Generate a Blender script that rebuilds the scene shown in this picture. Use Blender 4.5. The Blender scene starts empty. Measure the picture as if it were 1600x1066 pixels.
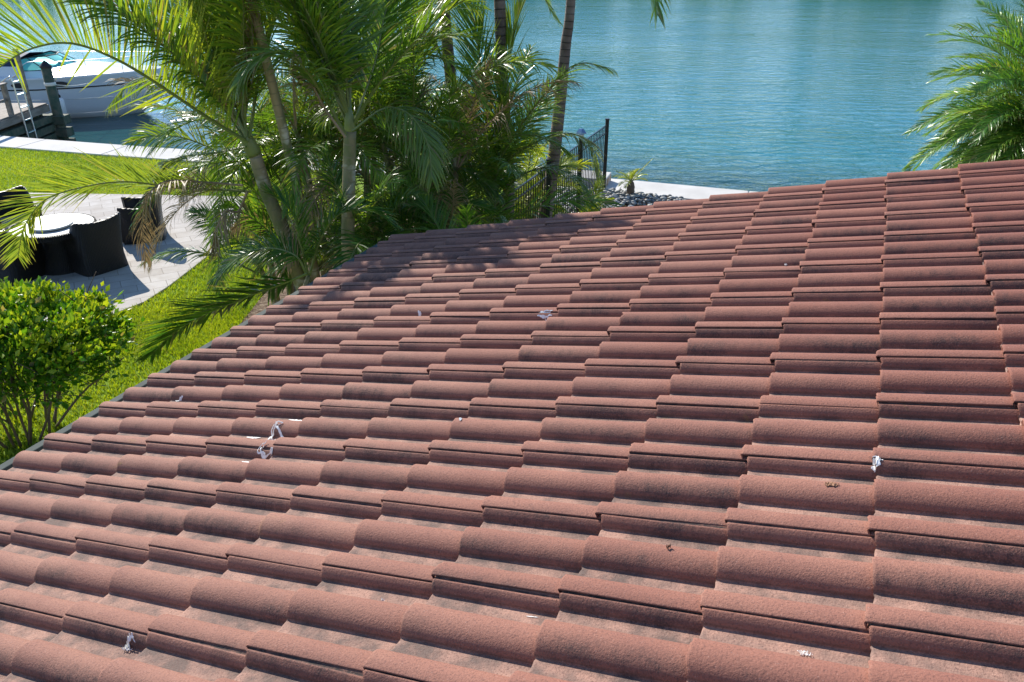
import bpy, math, random
import numpy as np
from mathutils import Vector, Matrix
R_ = math.radians
random.seed(7); rng = np.random.default_rng(7)
scene = bpy.context.scene
C = scene.collection

# ------------------------------------------------------------------ camera
H = 4.75; TILT = R_(26.84); F = 1244.0
cam_d = bpy.data.cameras.new('camera'); cam = bpy.data.objects.new('camera', cam_d); C.objects.link(cam)
cam.location = (0, 0, H); cam.rotation_euler = (math.pi/2 - TILT, 0, 0)
cam_d.sensor_width = 36; cam_d.lens = 36*F/1600; cam_d.clip_start = .05; cam_d.clip_end = 3000
scene.camera = cam

# ------------------------------------------------------------------ sky, sun, exposure
SUN = Vector((-.54, .80, .0)).normalized(); EL = R_(33.5)
SUN = Vector((SUN.x*math.cos(EL), SUN.y*math.cos(EL), math.sin(EL)))
w = bpy.data.worlds.new('World'); scene.world = w; w.use_nodes = True
nt = w.node_tree; bg = nt.nodes['Background']
sky = nt.nodes.new('ShaderNodeTexSky'); sky.sky_type = 'NISHITA'; sky.sun_disc = False
sky.sun_elevation = EL; sky.sun_rotation = math.atan2(SUN.x, SUN.y)
sky.air_density = 1.0; sky.dust_density = 0.0; sky.ozone_density = 5.0
nt.links.new(sky.outputs[0], bg.inputs[0]); bg.inputs[1].default_value = .135
sd = bpy.data.lights.new('sun', 'SUN'); sd.energy = 5.0; sd.angle = R_(.5); sd.color = (1, .945, .85)
so = bpy.data.objects.new('sun', sd); C.objects.link(so)
so.rotation_euler = SUN.to_track_quat('Z', 'Y').to_euler()
scene.view_settings.view_transform = 'Standard'; scene.view_settings.look = 'None'
scene.view_settings.exposure = 0.62; scene.view_settings.gamma = 1

# ------------------------------------------------------------------ helpers
CT, ST = math.cos(TILT), math.sin(TILT)
def ray(px, py):
    x = (px-800)/F; y = (py-533)/F
    return Vector((x, CT - y*ST, -ST - y*CT))
def at(px, py, z=0.0):                      # world point at height z seen at that pixel
    d = ray(px, py); t = (z-H)/d.z
    return Vector((0, 0, H)) + d*t
def aty(px, py, Y):                         # world point at distance Y
    d = ray(px, py); t = Y/d.y
    return Vector((0, 0, H)) + d*t

class MB:
    def __init__(s): s.v = []; s.f = []; s.c = []; s.tone = (.5, 0, 0)
    def vert(s, p, c=None): s.v.append(tuple(p)); s.c.append(c or s.tone); return len(s.v)-1
    def box(s, x0, x1, y0, y1, z0, z1, M=None):
        i = len(s.v)
        for z in (z0, z1):
            for x, y in ((x0, y0), (x1, y0), (x1, y1), (x0, y1)):
                p = Vector((x, y, z)); s.vert(M @ p if M else p)
        s.f += [(i+3, i+2, i+1, i), (i+4, i+5, i+6, i+7), (i, i+1, i+5, i+4), (i+1, i+2, i+6, i+5), (i+2, i+3, i+7, i+6), (i+3, i, i+4, i+7)]
    def tube(s, pts, rad, n=8, cap=True, cs=None):
        pts = [Vector(p) for p in pts]; m = len(pts)
        if not hasattr(rad, '__len__'): rad = [rad]*m
        ref = None; base = len(s.v)
        for i, p in enumerate(pts):
            t = (pts[min(i+1, m-1)] - pts[max(i-1, 0)])
            t = t.normalized() if t.length > 1e-9 else Vector((0, 0, 1))
            if ref is None: ref = t.orthogonal().normalized()
            ref = (ref - t*ref.dot(t)); ref = ref.normalized() if ref.length > 1e-6 else t.orthogonal().normalized()
            b = t.cross(ref)
            for k in range(n):
                a = 2*math.pi*k/n
                s.vert(p + (ref*math.cos(a)+b*math.sin(a))*rad[i], cs[i] if cs else None)
        for i in range(m-1):
            for k in range(n):
                a = base+i*n+k; b2 = base+i*n+(k+1) % n
                s.f.append((a, b2, b2+n, a+n))
        if cap:
            s.f.append(tuple(base+k for k in range(n))[::-1]); s.f.append(tuple(base+(m-1)*n+k for k in range(n)))
    def lathe(s, prof, n=24, o=(0, 0, 0)):
        base = len(s.v)
        for r, z in prof:
            for k in range(n):
                a = 2*math.pi*k/n; s.vert((o[0]+r*math.cos(a), o[1]+r*math.sin(a), o[2]+z))
        for i in range(len(prof)-1):
            for k in range(n):
                a = base+i*n+k; b = base+i*n+(k+1) % n; s.f.append((a, b, b+n, a+n))
        s.f.append(tuple(base+k for k in range(n))[::-1]); s.f.append(tuple(base+(len(prof)-1)*n+k for k in range(n)))
    def prism(s, poly, z0, z1):
        i = len(s.v); n = len(poly)
        for z in (z0, z1):
            for x, y in poly: s.vert((x, y, z))
        s.f.append(tuple(range(i+n, i+2*n))); s.f.append(tuple(range(i, i+n))[::-1])
        for k in range(n): s.f.append((i+k, i+(k+1) % n, i+n+(k+1) % n, i+n+k))
    def build(s, name, mat, parent=None, smooth=False, bevel=0, loc=None):
        me = bpy.data.meshes.new(name); me.from_pydata(s.v, [], s.f)
        col = me.attributes.new('tone', 'FLOAT_COLOR', 'POINT')
        arr = np.ones((len(s.v), 4), np.float32); arr[:, :3] = np.array(s.c, np.float32).reshape(-1, 3)
        col.data.foreach_set('color', arr.ravel())
        me.materials.append(mat)
        if smooth: me.polygons.foreach_set('use_smooth', [True]*len(me.polygons))
        me.update()
        o = bpy.data.objects.new(name, me); C.objects.link(o)
        if parent:
            o.parent = parent
            o.matrix_parent_inverse = Matrix.Translation(-Vector(parent.location)) if parent.get('_w') else Matrix()
        if bevel:
            b = o.modifiers.new('bevel', 'BEVEL'); b.width = bevel; b.segments = 2; b.limit_method = 'ANGLE'; b.angle_limit = R_(40)
        return o
def np_mesh(name, V, Fq, tone, mat, parent=None, smooth=False, tris=False):
    me = bpy.data.meshes.new(name); k = Fq.shape[1]
    me.vertices.add(len(V)); me.vertices.foreach_set('co', V.astype(np.float32).ravel())
    me.loops.add(Fq.size); me.loops.foreach_set('vertex_index', Fq.astype(np.int32).ravel())
    me.polygons.add(len(Fq)); me.polygons.foreach_set('loop_start', np.arange(0, Fq.size, k, dtype=np.int32))
    me.polygons.foreach_set('loop_total', np.full(len(Fq), k, np.int32))
    if smooth: me.polygons.foreach_set('use_smooth', np.ones(len(Fq), bool))
    col = me.attributes.new('tone', 'FLOAT_COLOR', 'POINT')
    a = np.ones((len(V), 4), np.float32); a[:, :3] = tone; col.data.foreach_set('color', a.ravel())
    me.materials.append(mat); me.update(calc_edges=True); me.validate()
    o = bpy.data.objects.new(name, me); C.objects.link(o)
    if parent:
        o.parent = parent
        if parent.get('_w'): o.matrix_parent_inverse = Matrix.Translation(-Vector(parent.location))
    return o
def tag(o, label=None, cat=None, group=None, kind=None):
    if label: o['label'] = label
    if cat: o['category'] = cat
    if group: o['group'] = group
    if kind: o['kind'] = kind
    return o
def thing(name, label, cat, loc=(0, 0, 0), rz=0, group=None, world=True):
    """an Empty at the thing's base; with world=True its parts are given in world coordinates"""
    o = bpy.data.objects.new(name, None); C.objects.link(o); o.location = loc; o.rotation_euler = (0, 0, rz); o.empty_display_size = .2
    if world: o['_w'] = 1
    return tag(o, label, cat, group)

# ------------------------------------------------------------------ materials
class NT:
    def __init__(s, name, rough=.6, spec=.5):
        s.m = bpy.data.materials.new(name); s.m.use_nodes = True; s.t = s.m.node_tree
        s.b = s.t.nodes['Principled BSDF']; s.b.inputs['Roughness'].default_value = rough
        s.b.inputs['Specular IOR Level'].default_value = spec
    def n(s, typ, **kw):
        x = s.t.nodes.new('ShaderNode'+typ)
        for k, v in kw.items(): setattr(x, k, v)
        return x
    def l(s, a, b): s.t.links.new(a, b)
    def pos(s): return s.n('NewGeometry').outputs['Position']
    def obj(s): return s.n('TexCoord').outputs['Object']
    def mapping(s, src, scale=(1, 1, 1), rot=(0, 0, 0)):
        m = s.n('Mapping'); m.inputs['Scale'].default_value = scale; m.inputs['Rotation'].default_value = rot; s.l(src, m.inputs['Vector']); return m.outputs[0]
    def noise(s, scale, detail=3, rough=.55, src=None, dist=0):
        x = s.n('TexNoise'); x.inputs['Scale'].default_value = scale; x.inputs['Detail'].default_value = detail
        x.inputs['Roughness'].default_value = rough; x.inputs['Distortion'].default_value = dist
        s.l(src or s.pos(), x.inputs['Vector']); return x.outputs['Fac']
    def ramp(s, fac, stops, interp='LINEAR'):
        r = s.n('ValToRGB'); r.color_ramp.interpolation = interp; e = r.color_ramp.elements
        while len(e) > 1: e.remove(e[0])
        e[0].position = stops[0][0]; c = stops[0][1]; e[0].color = (*c, 1) if hasattr(c, '__len__') else (c, c, c, 1)
        for p, c in stops[1:]:
            x = e.new(p); x.color = (*c, 1) if hasattr(c, '__len__') else (c, c, c, 1)
        s.l(fac, r.inputs[0]); return r.outputs[0]
    def mix(s, f, a, b, mode='MIX'):
        m = s.n('Mix', data_type='RGBA', blend_type=mode)
        for i, v in ((0, f), (6, a), (7, b)):
            if hasattr(v, 'is_output') or isinstance(v, bpy.types.NodeSocket): s.l(v, m.inputs[i])
            elif i == 0: m.inputs[0].default_value = v
            else: m.inputs[i].default_value = (*v, 1)
        return m.outputs[2]
    def math(s, op, a, b=0.0):
        m = s.n('Math', operation=op)
        for i, v in ((0, a), (1, b)):
            if isinstance(v, bpy.types.NodeSocket): s.l(v, m.inputs[i])
            else: m.inputs[i].default_value = v
        return m.outputs[0]
    def tone(s):
        a = s.n('Attribute', attribute_name='tone'); sp = s.n('SeparateColor'); s.l(a.outputs['Color'], sp.inputs[0]); return sp.outputs
    def bump(s, h, dist=.01, strength=1.0, prev=None):
        b = s.n('Bump'); b.inputs['Distance'].default_value = dist; b.inputs['Strength'].default_value = strength
        s.l(h, b.inputs['Height'])
        if prev: s.l(prev, b.inputs['Normal'])
        return b.outputs[0]
    def done(s, col=None, nrm=None, rough=None):
        if col is not None:
            if isinstance(col, bpy.types.NodeSocket): s.l(col, s.b.inputs['Base Color'])
            else: s.b.inputs['Base Color'].default_value = (*col, 1)
        if nrm is not None: s.l(nrm, s.b.inputs['Normal'])
        if rough is not None: s.l(rough, s.b.inputs['Roughness'])
        return s.m
M = {}
def simple(name, col, rough=.5, var=.15, scale=8, metallic=0, bumpd=0, bscale=60):
    t = NT(name, rough)
    n = t.noise(scale, 4)
    dark = tuple(c*(1-var) for c in col); lite = tuple(min(1, c*(1+var)) for c in col)
    t.b.inputs['Metallic'].default_value = metallic
    M[name] = t.done(t.mix(n, dark, lite), t.bump(t.noise(bscale, 3), bumpd) if bumpd else None)
    return M[name]

# roof tile concrete: tone r = tile random, g = height on the roll (0 pan, 1 crest), b = near flank (1) / far flank (0)
t = NT('tile_concrete', .82, .25)
r, g, b = t.tone()[:3]
big = t.noise(.55, 2); mid = t.noise(5.5, 4, .6); fine = t.noise(190, 2, .7)
base = t.mix(r, (.258, .096, .066), (.328, .141, .098))
sx = t.n('SeparateXYZ'); t.l(t.pos(), sx.inputs[0])
pale_x = t.ramp(t.math('ADD', t.math('MULTIPLY', sx.outputs[0], -.16), t.math('MULTIPLY', big, .9)), [(.15, 0), (.75, 1)])  # paler toward the eave side, broken up by large noise
base = t.mix(t.math('MULTIPLY', pale_x, .8), base, (.340, .178, .128))
base = t.mix(t.ramp(mid, [(.4, 0), (.75, .5)]), base, (.215, .088, .068))
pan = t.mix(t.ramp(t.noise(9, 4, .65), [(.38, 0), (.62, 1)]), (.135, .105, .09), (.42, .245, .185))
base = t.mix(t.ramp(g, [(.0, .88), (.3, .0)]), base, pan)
# mould patches with shapes of their own; near flank weighting also paints in shade
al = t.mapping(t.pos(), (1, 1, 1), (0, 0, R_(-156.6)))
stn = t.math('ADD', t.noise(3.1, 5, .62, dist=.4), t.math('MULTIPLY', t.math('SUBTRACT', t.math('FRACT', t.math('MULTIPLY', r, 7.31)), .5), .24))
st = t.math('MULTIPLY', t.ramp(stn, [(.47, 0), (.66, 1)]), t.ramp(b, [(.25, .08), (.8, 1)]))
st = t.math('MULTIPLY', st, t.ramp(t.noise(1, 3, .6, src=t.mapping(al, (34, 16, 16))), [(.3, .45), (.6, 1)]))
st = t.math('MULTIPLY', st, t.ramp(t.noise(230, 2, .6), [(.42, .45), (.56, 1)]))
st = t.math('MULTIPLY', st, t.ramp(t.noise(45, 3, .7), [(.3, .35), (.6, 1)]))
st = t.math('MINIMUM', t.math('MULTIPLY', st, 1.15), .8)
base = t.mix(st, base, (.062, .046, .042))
yl = t.math('MULTIPLY', t.ramp(t.noise(4.3, 3, .6, dist=1.2), [(.70, 0), (.76, .5)]), b)
base = t.mix(yl, base, (.30, .20, .05))
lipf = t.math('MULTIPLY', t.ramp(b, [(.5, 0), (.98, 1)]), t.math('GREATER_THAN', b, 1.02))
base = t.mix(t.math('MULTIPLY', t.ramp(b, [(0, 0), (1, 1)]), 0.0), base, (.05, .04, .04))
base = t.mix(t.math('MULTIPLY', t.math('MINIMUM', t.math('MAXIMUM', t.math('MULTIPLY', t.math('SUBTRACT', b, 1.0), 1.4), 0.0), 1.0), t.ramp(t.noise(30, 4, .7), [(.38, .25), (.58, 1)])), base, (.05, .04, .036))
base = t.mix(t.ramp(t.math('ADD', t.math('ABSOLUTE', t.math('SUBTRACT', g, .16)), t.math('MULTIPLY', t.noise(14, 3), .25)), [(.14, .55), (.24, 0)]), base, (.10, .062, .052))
base = t.mix(t.ramp(fine, [(.32, .55), (.50, 0)]), base, (.10, .05, .043))
base = t.mix(t.ramp(t.noise(260, 1), [(.68, 0), (.76, .35)]), base, (.55, .38, .32))
nb = t.bump(t.noise(170, 3, .75), .0028, .8); nb = t.bump(t.noise(16, 3), .003, .35, nb)
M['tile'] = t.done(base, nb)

def leafmat(name, dark, mid, lite, dry=(.33, .24, .13), rough=.38, trans=.42, tint=(1.25, 1.15, .45)):
    t = NT(name, rough, .5)
    r, g, b = t.tone()[:3]
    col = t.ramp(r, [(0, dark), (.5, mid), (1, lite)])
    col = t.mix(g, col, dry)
    out = t.t.nodes['Material Output']; tr = t.n('BsdfTranslucent'); mx = t.n('MixShader'); mx.inputs[0].default_value = trans
    t.l(col, t.b.inputs['Base Color'])
    t.l(t.mix(1.0, col, tint, 'MULTIPLY'), tr.inputs['Color'])
    t.l(t.b.outputs[0], mx.inputs[1]); t.l(tr.outputs[0], mx.inputs[2]); t.l(mx.outputs[0], out.inputs['Surface'])
    M[name] = t.m; return t.m
leafmat('palm_leaf', (.05, .14, .024), (.16, .30, .034), (.40, .46, .04), rough=.30, trans=.44)
leafmat('dry_leaf', (.20, .14, .08), (.34, .26, .16), (.44, .38, .26), trans=.25, rough=.55, tint=(1.1, 1, .8))
leafmat('date_leaf', (.05, .16, .03), (.15, .33, .045), (.38, .50, .07), trans=.38, rough=.33)
leafmat('bush_leaf', (.035, .14, .012), (.12, .29, .018), (.46, .54, .03), trans=.38, rough=.36)
leafmat('grass_blade', (.17, .28, .012), (.34, .47, .018), (.54, .60, .035), trans=.4, rough=.5)

t = NT('palm_trunk', .75, .3); r, g, b = t.tone()[:3]
rings = t.math('SINE', t.math('MULTIPLY', g, 62.0)); rr = t.ramp(rings, [(.0, 0), (.82, 0), (.97, 1)])
c = t.mix(t.ramp(t.noise(7, 4), [(.35, 0), (.65, 1)]), (.115, .078, .062), (.21, .155, .125))
c = t.mix(rr, c, (.06, .045, .036)); c = t.mix(t.ramp(t.noise(2.2, 3), [(.5, 0), (.7, .6)]), c, (.26, .22, .19))
M['trunk'] = t.done(c, t.bump(t.noise(40, 4), .006, .7, t.bump(rr, .006)))
t = NT('green_trunk', .55, .4); r, g, b = t.tone()[:3]
rings = t.math('SINE', t.math('MULTIPLY', g, 50.0)); rr = t.ramp(rings, [(.0, 0), (.9, 0), (.97, .8)])
c = t.mix(t.ramp(t.noise(5, 4, src=t.mapping(t.pos(), (1, 1, .45))), [(.38, 0), (.62, 1)]), (.15, .16, .06), (.36, .27, .16))
c = t.mix(t.ramp(t.noise(4, 3), [(.55, 0), (.66, .9)]), c, (.60, .55, .46)); c = t.mix(rr, c, (.22, .18, .11))
M['green_trunk'] = t.done(c, t.bump(t.noise(30, 3), .004, .5))
simple('crownshaft', (.20, .23, .07), .4, .3, 6)
simple('rachis', (.16, .19, .045), .4, .3, 10)
simple('dry_rachis', (.30, .20, .11), .6, .3, 10)
simple('bark', (.13, .095, .07), .85, .35, 20, bumpd=.004)
simple('white_paint', (.78, .78, .76), .35, .04, 3)
simple('gel_coat', (.66, .68, .70), .22, .04, 1.2)
simple('bottom_paint', (.45, .43, .36), .5, .2, 3)
simple('canvas', (.02, .03, .07), .8, .3, 12)
simple('dark_metal', (.014, .02, .022), .35, .2, 20)
simple('aluminium', (.62, .64, .66), .3, .08, 20, metallic=.85)
simple('rope', (.7, .68, .62), .8, .2, 60)
simple('black_rubber', (.012, .012, .014), .6, .2, 20)
simple('stucco', (.62, .52, .42), .9, .08, 3, bumpd=.004)
simple('fascia_paint', (.065, .08, .072), .9, .5, 4)
simple('gutter_metal', (.42, .45, .48), .55, .15, 6)
simple('paper', (.93, .91, .86), .7, .06, 40)
simple('mortar', (.42, .30, .25), .9, .25, 40, bumpd=.004)
simple('underlay', (.05, .045, .042), .9, .2, 10)
simple('leaf_litter', (.26, .13, .07), .8, .4, 30)
t = NT('green_glass', .05, .6); t.b.inputs['Transmission Weight'].default_value = .25; M['green_glass'] = t.done((.10, .55, .50))
t = NT('table_top', .5, .3); M['table_top'] = t.done(t.mix(t.noise(14, 3), (.50, .50, .49), (.62, .62, .61)))
t = NT('wicker', .42, .5)
wv = t.n('TexWave'); wv.wave_type = 'BANDS'; wv.bands_direction = 'Z'; wv.inputs['Scale'].default_value = 26; wv.inputs['Distortion'].default_value = .6; t.l(t.obj(), wv.inputs['Vector'])
w2 = t.n('TexWave'); w2.wave_type = 'BANDS'; w2.bands_direction = 'X'; w2.inputs['Scale'].default_value = 14; t.l(t.obj(), w2.inputs['Vector'])
hh = t.math('MULTIPLY', wv.outputs['Fac'], t.math('ADD', w2.outputs['Fac'], .3))
M['wicker'] = t.done(t.mix(hh, (.005, .004, .004), (.04, .032, .028)), t.bump(hh, .008))
simple('cushion', (.42, .38, .32), .9, .1, 20)
# travertine-like pavers
t = NT('pavers', .8, .15)
mp = t.mapping(t.pos(), (1, 1, 1), (0, 0, R_(-28)))
br = t.n('TexBrick'); br.offset = .5; br.inputs['Scale'].default_value = 1
br.inputs['Brick Width'].default_value = .42; br.inputs['Row Height'].default_value = .28; br.inputs['Mortar Size'].default_value = .006; br.inputs['Mortar Smooth'].default_value = .2
br.inputs['Color1'].default_value = (.38, .345, .31, 1); br.inputs['Color2'].default_value = (.49, .46, .43, 1); br.inputs['Mortar'].default_value = (.25, .22, .19, 1); br.inputs['Bias'].default_value = .1
t.l(mp, br.inputs['Vector'])
c = t.mix(t.ramp(t.noise(3.5, 4, .6), [(.4, 0), (.7, .6)]), br.outputs['Color'], (.33, .29, .255))
M['pavers'] = t.done(c, t.bump(br.outputs['Fac'], -.004 if False else .004, .6))
t = NT('seawall_concrete', .9, .15)
c = t.mix(t.ramp(t.noise(1.2, 5, .6), [(.35, 0), (.7, 1)]), (.52, .50, .47), (.64, .62, .59)); c = t.mix(t.ramp(t.noise(26, 3, .7), [(.6, 0), (.75, .4)]), c, (.38, .36, .33))
M['concrete'] = t.done(c, t.bump(t.noise(60, 3), .003))
t = NT('stained_concrete', .85, .3)
c = t.mix(t.ramp(t.noise(6, 4, .6, src=t.mapping(t.pos(), (1, 1, .35))), [(.42, 0), (.6, 1)]), (.34, .19, .10), (.55, .50, .44))
M['stained'] = t.done(c)
t = NT('wood', .8, .3)
c = t.mix(t.ramp(t.noise(9, 5, .6, src=t.mapping(t.pos(), (1, .2, 1))), [(.3, 0), (.7, 1)]), (.16, .13, .105), (.34, .29, .245))
M['wood'] = t.done(c, t.bump(t.noise(40, 3), .003))
t = NT('pile_wood', .8, .3)
c = t.mix(t.ramp(t.noise(5, 5, .6), [(.35, 0), (.65, 1)]), (.035, .075, .05), (.13, .12, .085)); M['pile'] = t.done(c, t.bump(t.noise(30, 3), .006))
t = NT('mulch', .95, .2)
c = t.ramp(t.noise(22, 5, .7), [(.3, (.05, .032, .022)), (.5, (.16, .105, .07)), (.7, (.34, .27, .20))]); M['mulch'] = t.done(c, t.bump(t.noise(25, 4, .7), .03))
t = NT('soil_grass', .9, .2)
c = t.ramp(t.noise(30, 4, .7), [(.3, (.10, .18, .012)), (.55, (.20, .33, .018)), (.75, (.36, .46, .03))]); c = t.mix(t.ramp(t.noise(.6, 3), [(.35, 0), (.7, .5)]), c, (.22, .30, .02))
M['lawn'] = t.done(c, t.bump(t.noise(60, 4, .7), .03))
t = NT('river_stone', .6, .4); r = t.tone()[0]
M['stone'] = t.done(t.ramp(r, [(0, (.09, .09, .09)), (.5, (.26, .26, .25)), (1, (.55, .53, .49))]))
# water
t = NT('water', .05, .5); t.b.inputs['IOR'].default_value = 1.33
p = t.pos()
sx = t.n('SeparateXYZ'); t.l(p, sx.inputs[0])
lee = t.ramp(t.math('ADD', t.math('MULTIPLY', t.math('ADD', sx.outputs[0], 13.0), .09), t.math('MULTIPLY', t.math('MAXIMUM', t.math('SUBTRACT', sx.outputs[1], 34.0), 0.0), .006)), [(.0, .22), (.8, 1)])
lee = t.math('MULTIPLY', lee, t.ramp(t.noise(.09, 3, .55, src=t.mapping(p, (.5, 1.2, 1)), dist=.6), [(.30, .75), (.66, 1.3)]))
n1 = t.noise(2.1, 4, .6, src=t.mapping(p, (.55, 1.15, 1), (0, 0, R_(8))), dist=.5)
n2 = t.noise(.35, 2, .5, src=t.mapping(p, (.6, 1.3, 1), (0, 0, R_(-14))))
n3 = t.noise(7, 2, .5, src=t.mapping(p, (.7, 1.2, 1)))
nn = t.bump(t.math('MULTIPLY', n2, lee), .16, .5); nn = t.bump(t.math('MULTIPLY', n1, lee), .085, .9, nn); nn = t.bump(t.math('MULTIPLY', n3, lee), .012, .8, nn)
c = t.mix(t.ramp(t.noise(.06, 3), [(.35, 0), (.65, 1)]), (.007, .155, .195), (.032, .155, .138))
c = t.mix(t.ramp(t.math('ADD', t.math('MULTIPLY', t.math('SUBTRACT', 32.0, sx.outputs[1]), .12), t.math('MULTIPLY', t.math('SUBTRACT', -7.0, sx.outputs[0]), .05)), [(.25, 0), (.75, .85)]), c, (.012, .05, .045))  # darker basin: shade and boat reflection painted into the water colour
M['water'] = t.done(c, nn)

# ------------------------------------------------------------------ setting: land, water, lawn, patio, bed
SW = [(-60, 35.9), (-13.67, 21.42), (-9.53, 20.25), (2.25, 17.18), (4.44, 16.4), (60, -3.0)]      # waterside edge of the seawall cap
def swy(x):
    for (x0, y0), (x1, y1) in zip(SW, SW[1:]):
        if x0 <= x <= x1: return y0+(y1-y0)*(x-x0)/(x1-x0)
WZ = -1.0
m = MB(); m.prism([(-60, -60), (60, -60)] + [(x, y-.4) for x, y in SW[::-1]], -3, -.03)
tag(m.build('ground', M['mulch']), kind='structure')
m = MB(); m.prism([(x, y-.02) for x, y in SW[::-1]] + [(x, y-.3) for x, y in SW], -3, -.12)
tag(m.build('seawall', M['stained']), kind='structure')
tag_w = MB(); tag_w.prism([(-900, -100), (900, -100), (900, 1500), (-900, 1500)], WZ-1, WZ)
tag(tag_w.build('water', M['water']), kind='structure')
# cap in slabs with joints
m = MB(); a = 0
L = 2.6
def swpt(s):          # point along the cap edge by distance from SW[1]
    return s
xs = np.arange(-22, 30, 2.45)
for x0, x1 in zip(xs, xs[1:]):
    x1 -= .015
    dd = Vector((x1-x0, swy(x1)-swy(x0))).normalized(); nn_ = Vector((dd.y, -dd.x))
    p0 = Vector((x0, swy(x0))); p1 = Vector((x1, swy(x1)))
    q1 = p1+nn_*.98; q0 = p0+nn_*.98
    m.prism([p0, q0, q1, p1], -.15, .05)
o = m.build('seawall_cap', M['concrete'], bevel=.012); tag(o, kind='structure')
# lawn base and patio
patio = [(-30, 16.4), (-10.6, 16.2), (-7.1, 16.0), (-5.5, 15.9), (-5.25, 15.2), (-5.12, 14.2), (-5.0, 13.1), (-5.12, 12), (-5.22, 11.2), (-5.35, 10.6), (-5.6, 10.2), (-6.2, 9.7), (-7.2, 9.2), (-9, 8.8), (-30, 8.6)]
bed = [(-3.9, 8.0), (-3.75, 9.5), (-3.7, 11.0), (-4.05, 12.4), (-4.1, 13.6), (-3.2, 15.2), (-1.5, 16.0), (.2, 14.6), (.4, 12), (.0, 8)]
def inside(poly, x, y):
    x = np.asarray(x); y = np.asarray(y); r = np.zeros(x.shape, bool); n = len(poly); j = n-1
    for i in range(n):
        xi, yi = poly[i]; xj, yj = poly[j]
        cnd = ((yi > y) != (yj > y)) & (x < (xj-xi)*(y-yi)/((yj-yi) or 1e-9)+xi); r ^= cnd; j = i
    return r
m = MB(); m.prism([(-60, -40), (2.0, -40), (2.0, 12), (1.75, 15.9)] + [(x, swy(x)-.9) for x in (1.6, -9.53, -13.67, -59)], -.02, 0)
tag(m.build('lawn', M['lawn']), kind='structure')
m = MB(); m.prism(patio[::-1], -.02, .03)
tag(m.build('patio', M['pavers'], bevel=.01), kind='structure')
m = MB(); m.prism(bed, -.02, .015)
tag(m.build('planting_bed', M['mulch']), kind='structure')

# grass blades
def scatter_grass():
    P = []
    def area(x0, x1, y0, y1, dens):
        n = int((x1-x0)*(y1-y0)*dens); X = rng.uniform(x0, x1, n); Y = rng.uniform(y0, y1, n)
        k = ~inside(patio, X, Y) & ~inside(bed, X, Y) & (Y < np.interp(X, [s[0] for s in SW], [s[1] for s in SW])-1.02)
        P.append(np.c_[X[k], Y[k]])
    area(-5.6, -3.3, 9, 16.5, 2300); area(-7, -2.6, 5.2, 10.4, 2300); area(-15, -4, 15.9, 20.6, 1500)
    area(-3.4, 1.6, 13, 16.4, 1200); area(-24, -15, 15.9, 22, 500); area(-14, -7, 3, 9.2, 700); area(-7, -2.4, -3, 5.2, 800); area(-7, -5.6, 5.2, 10.4, 400)
    P = np.concatenate(P); n = len(P)
    h = rng.uniform(.03, .075, n); a = rng.uniform(0, 2*np.pi, n); lean = rng.uniform(.2, 1.1, n)*h; w_ = rng.uniform(.004, .009, n)
    lx = np.cos(a); ly = np.sin(a)
    V = np.zeros((n, 3, 3)); V[:, 0, 0] = P[:, 0]-ly*w_; V[:, 0, 1] = P[:, 1]+lx*w_; V[:, 1, 0] = P[:, 0]+ly*w_; V[:, 1, 1] = P[:, 1]-lx*w_
    V[:, 2, 0] = P[:, 0]+lx*lean; V[:, 2, 1] = P[:, 1]+ly*lean; V[:, 2, 2] = h
    pt = .5+.25*np.sin(P[:, 0]*1.9+np.sin(P[:, 1]*1.3)*2)*np.sin(P[:, 1]*1.1)
    tn = np.zeros((n, 3, 3)); tn[:, :, 0] = np.clip(rng.normal(pt, .22), 0, 1)[:, None]; tn[:, :, 1] = (rng.random(n) < .04)[:, None]*.6
    o = np_mesh('grass', V.reshape(-1, 3), np.arange(3*n).reshape(-1, 3), tn.reshape(-1, 3), M['grass_blade'])
    tag(o, 'bright green short grass blades of the lawn', 'grass', kind='stuff')
scatter_grass()

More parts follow.
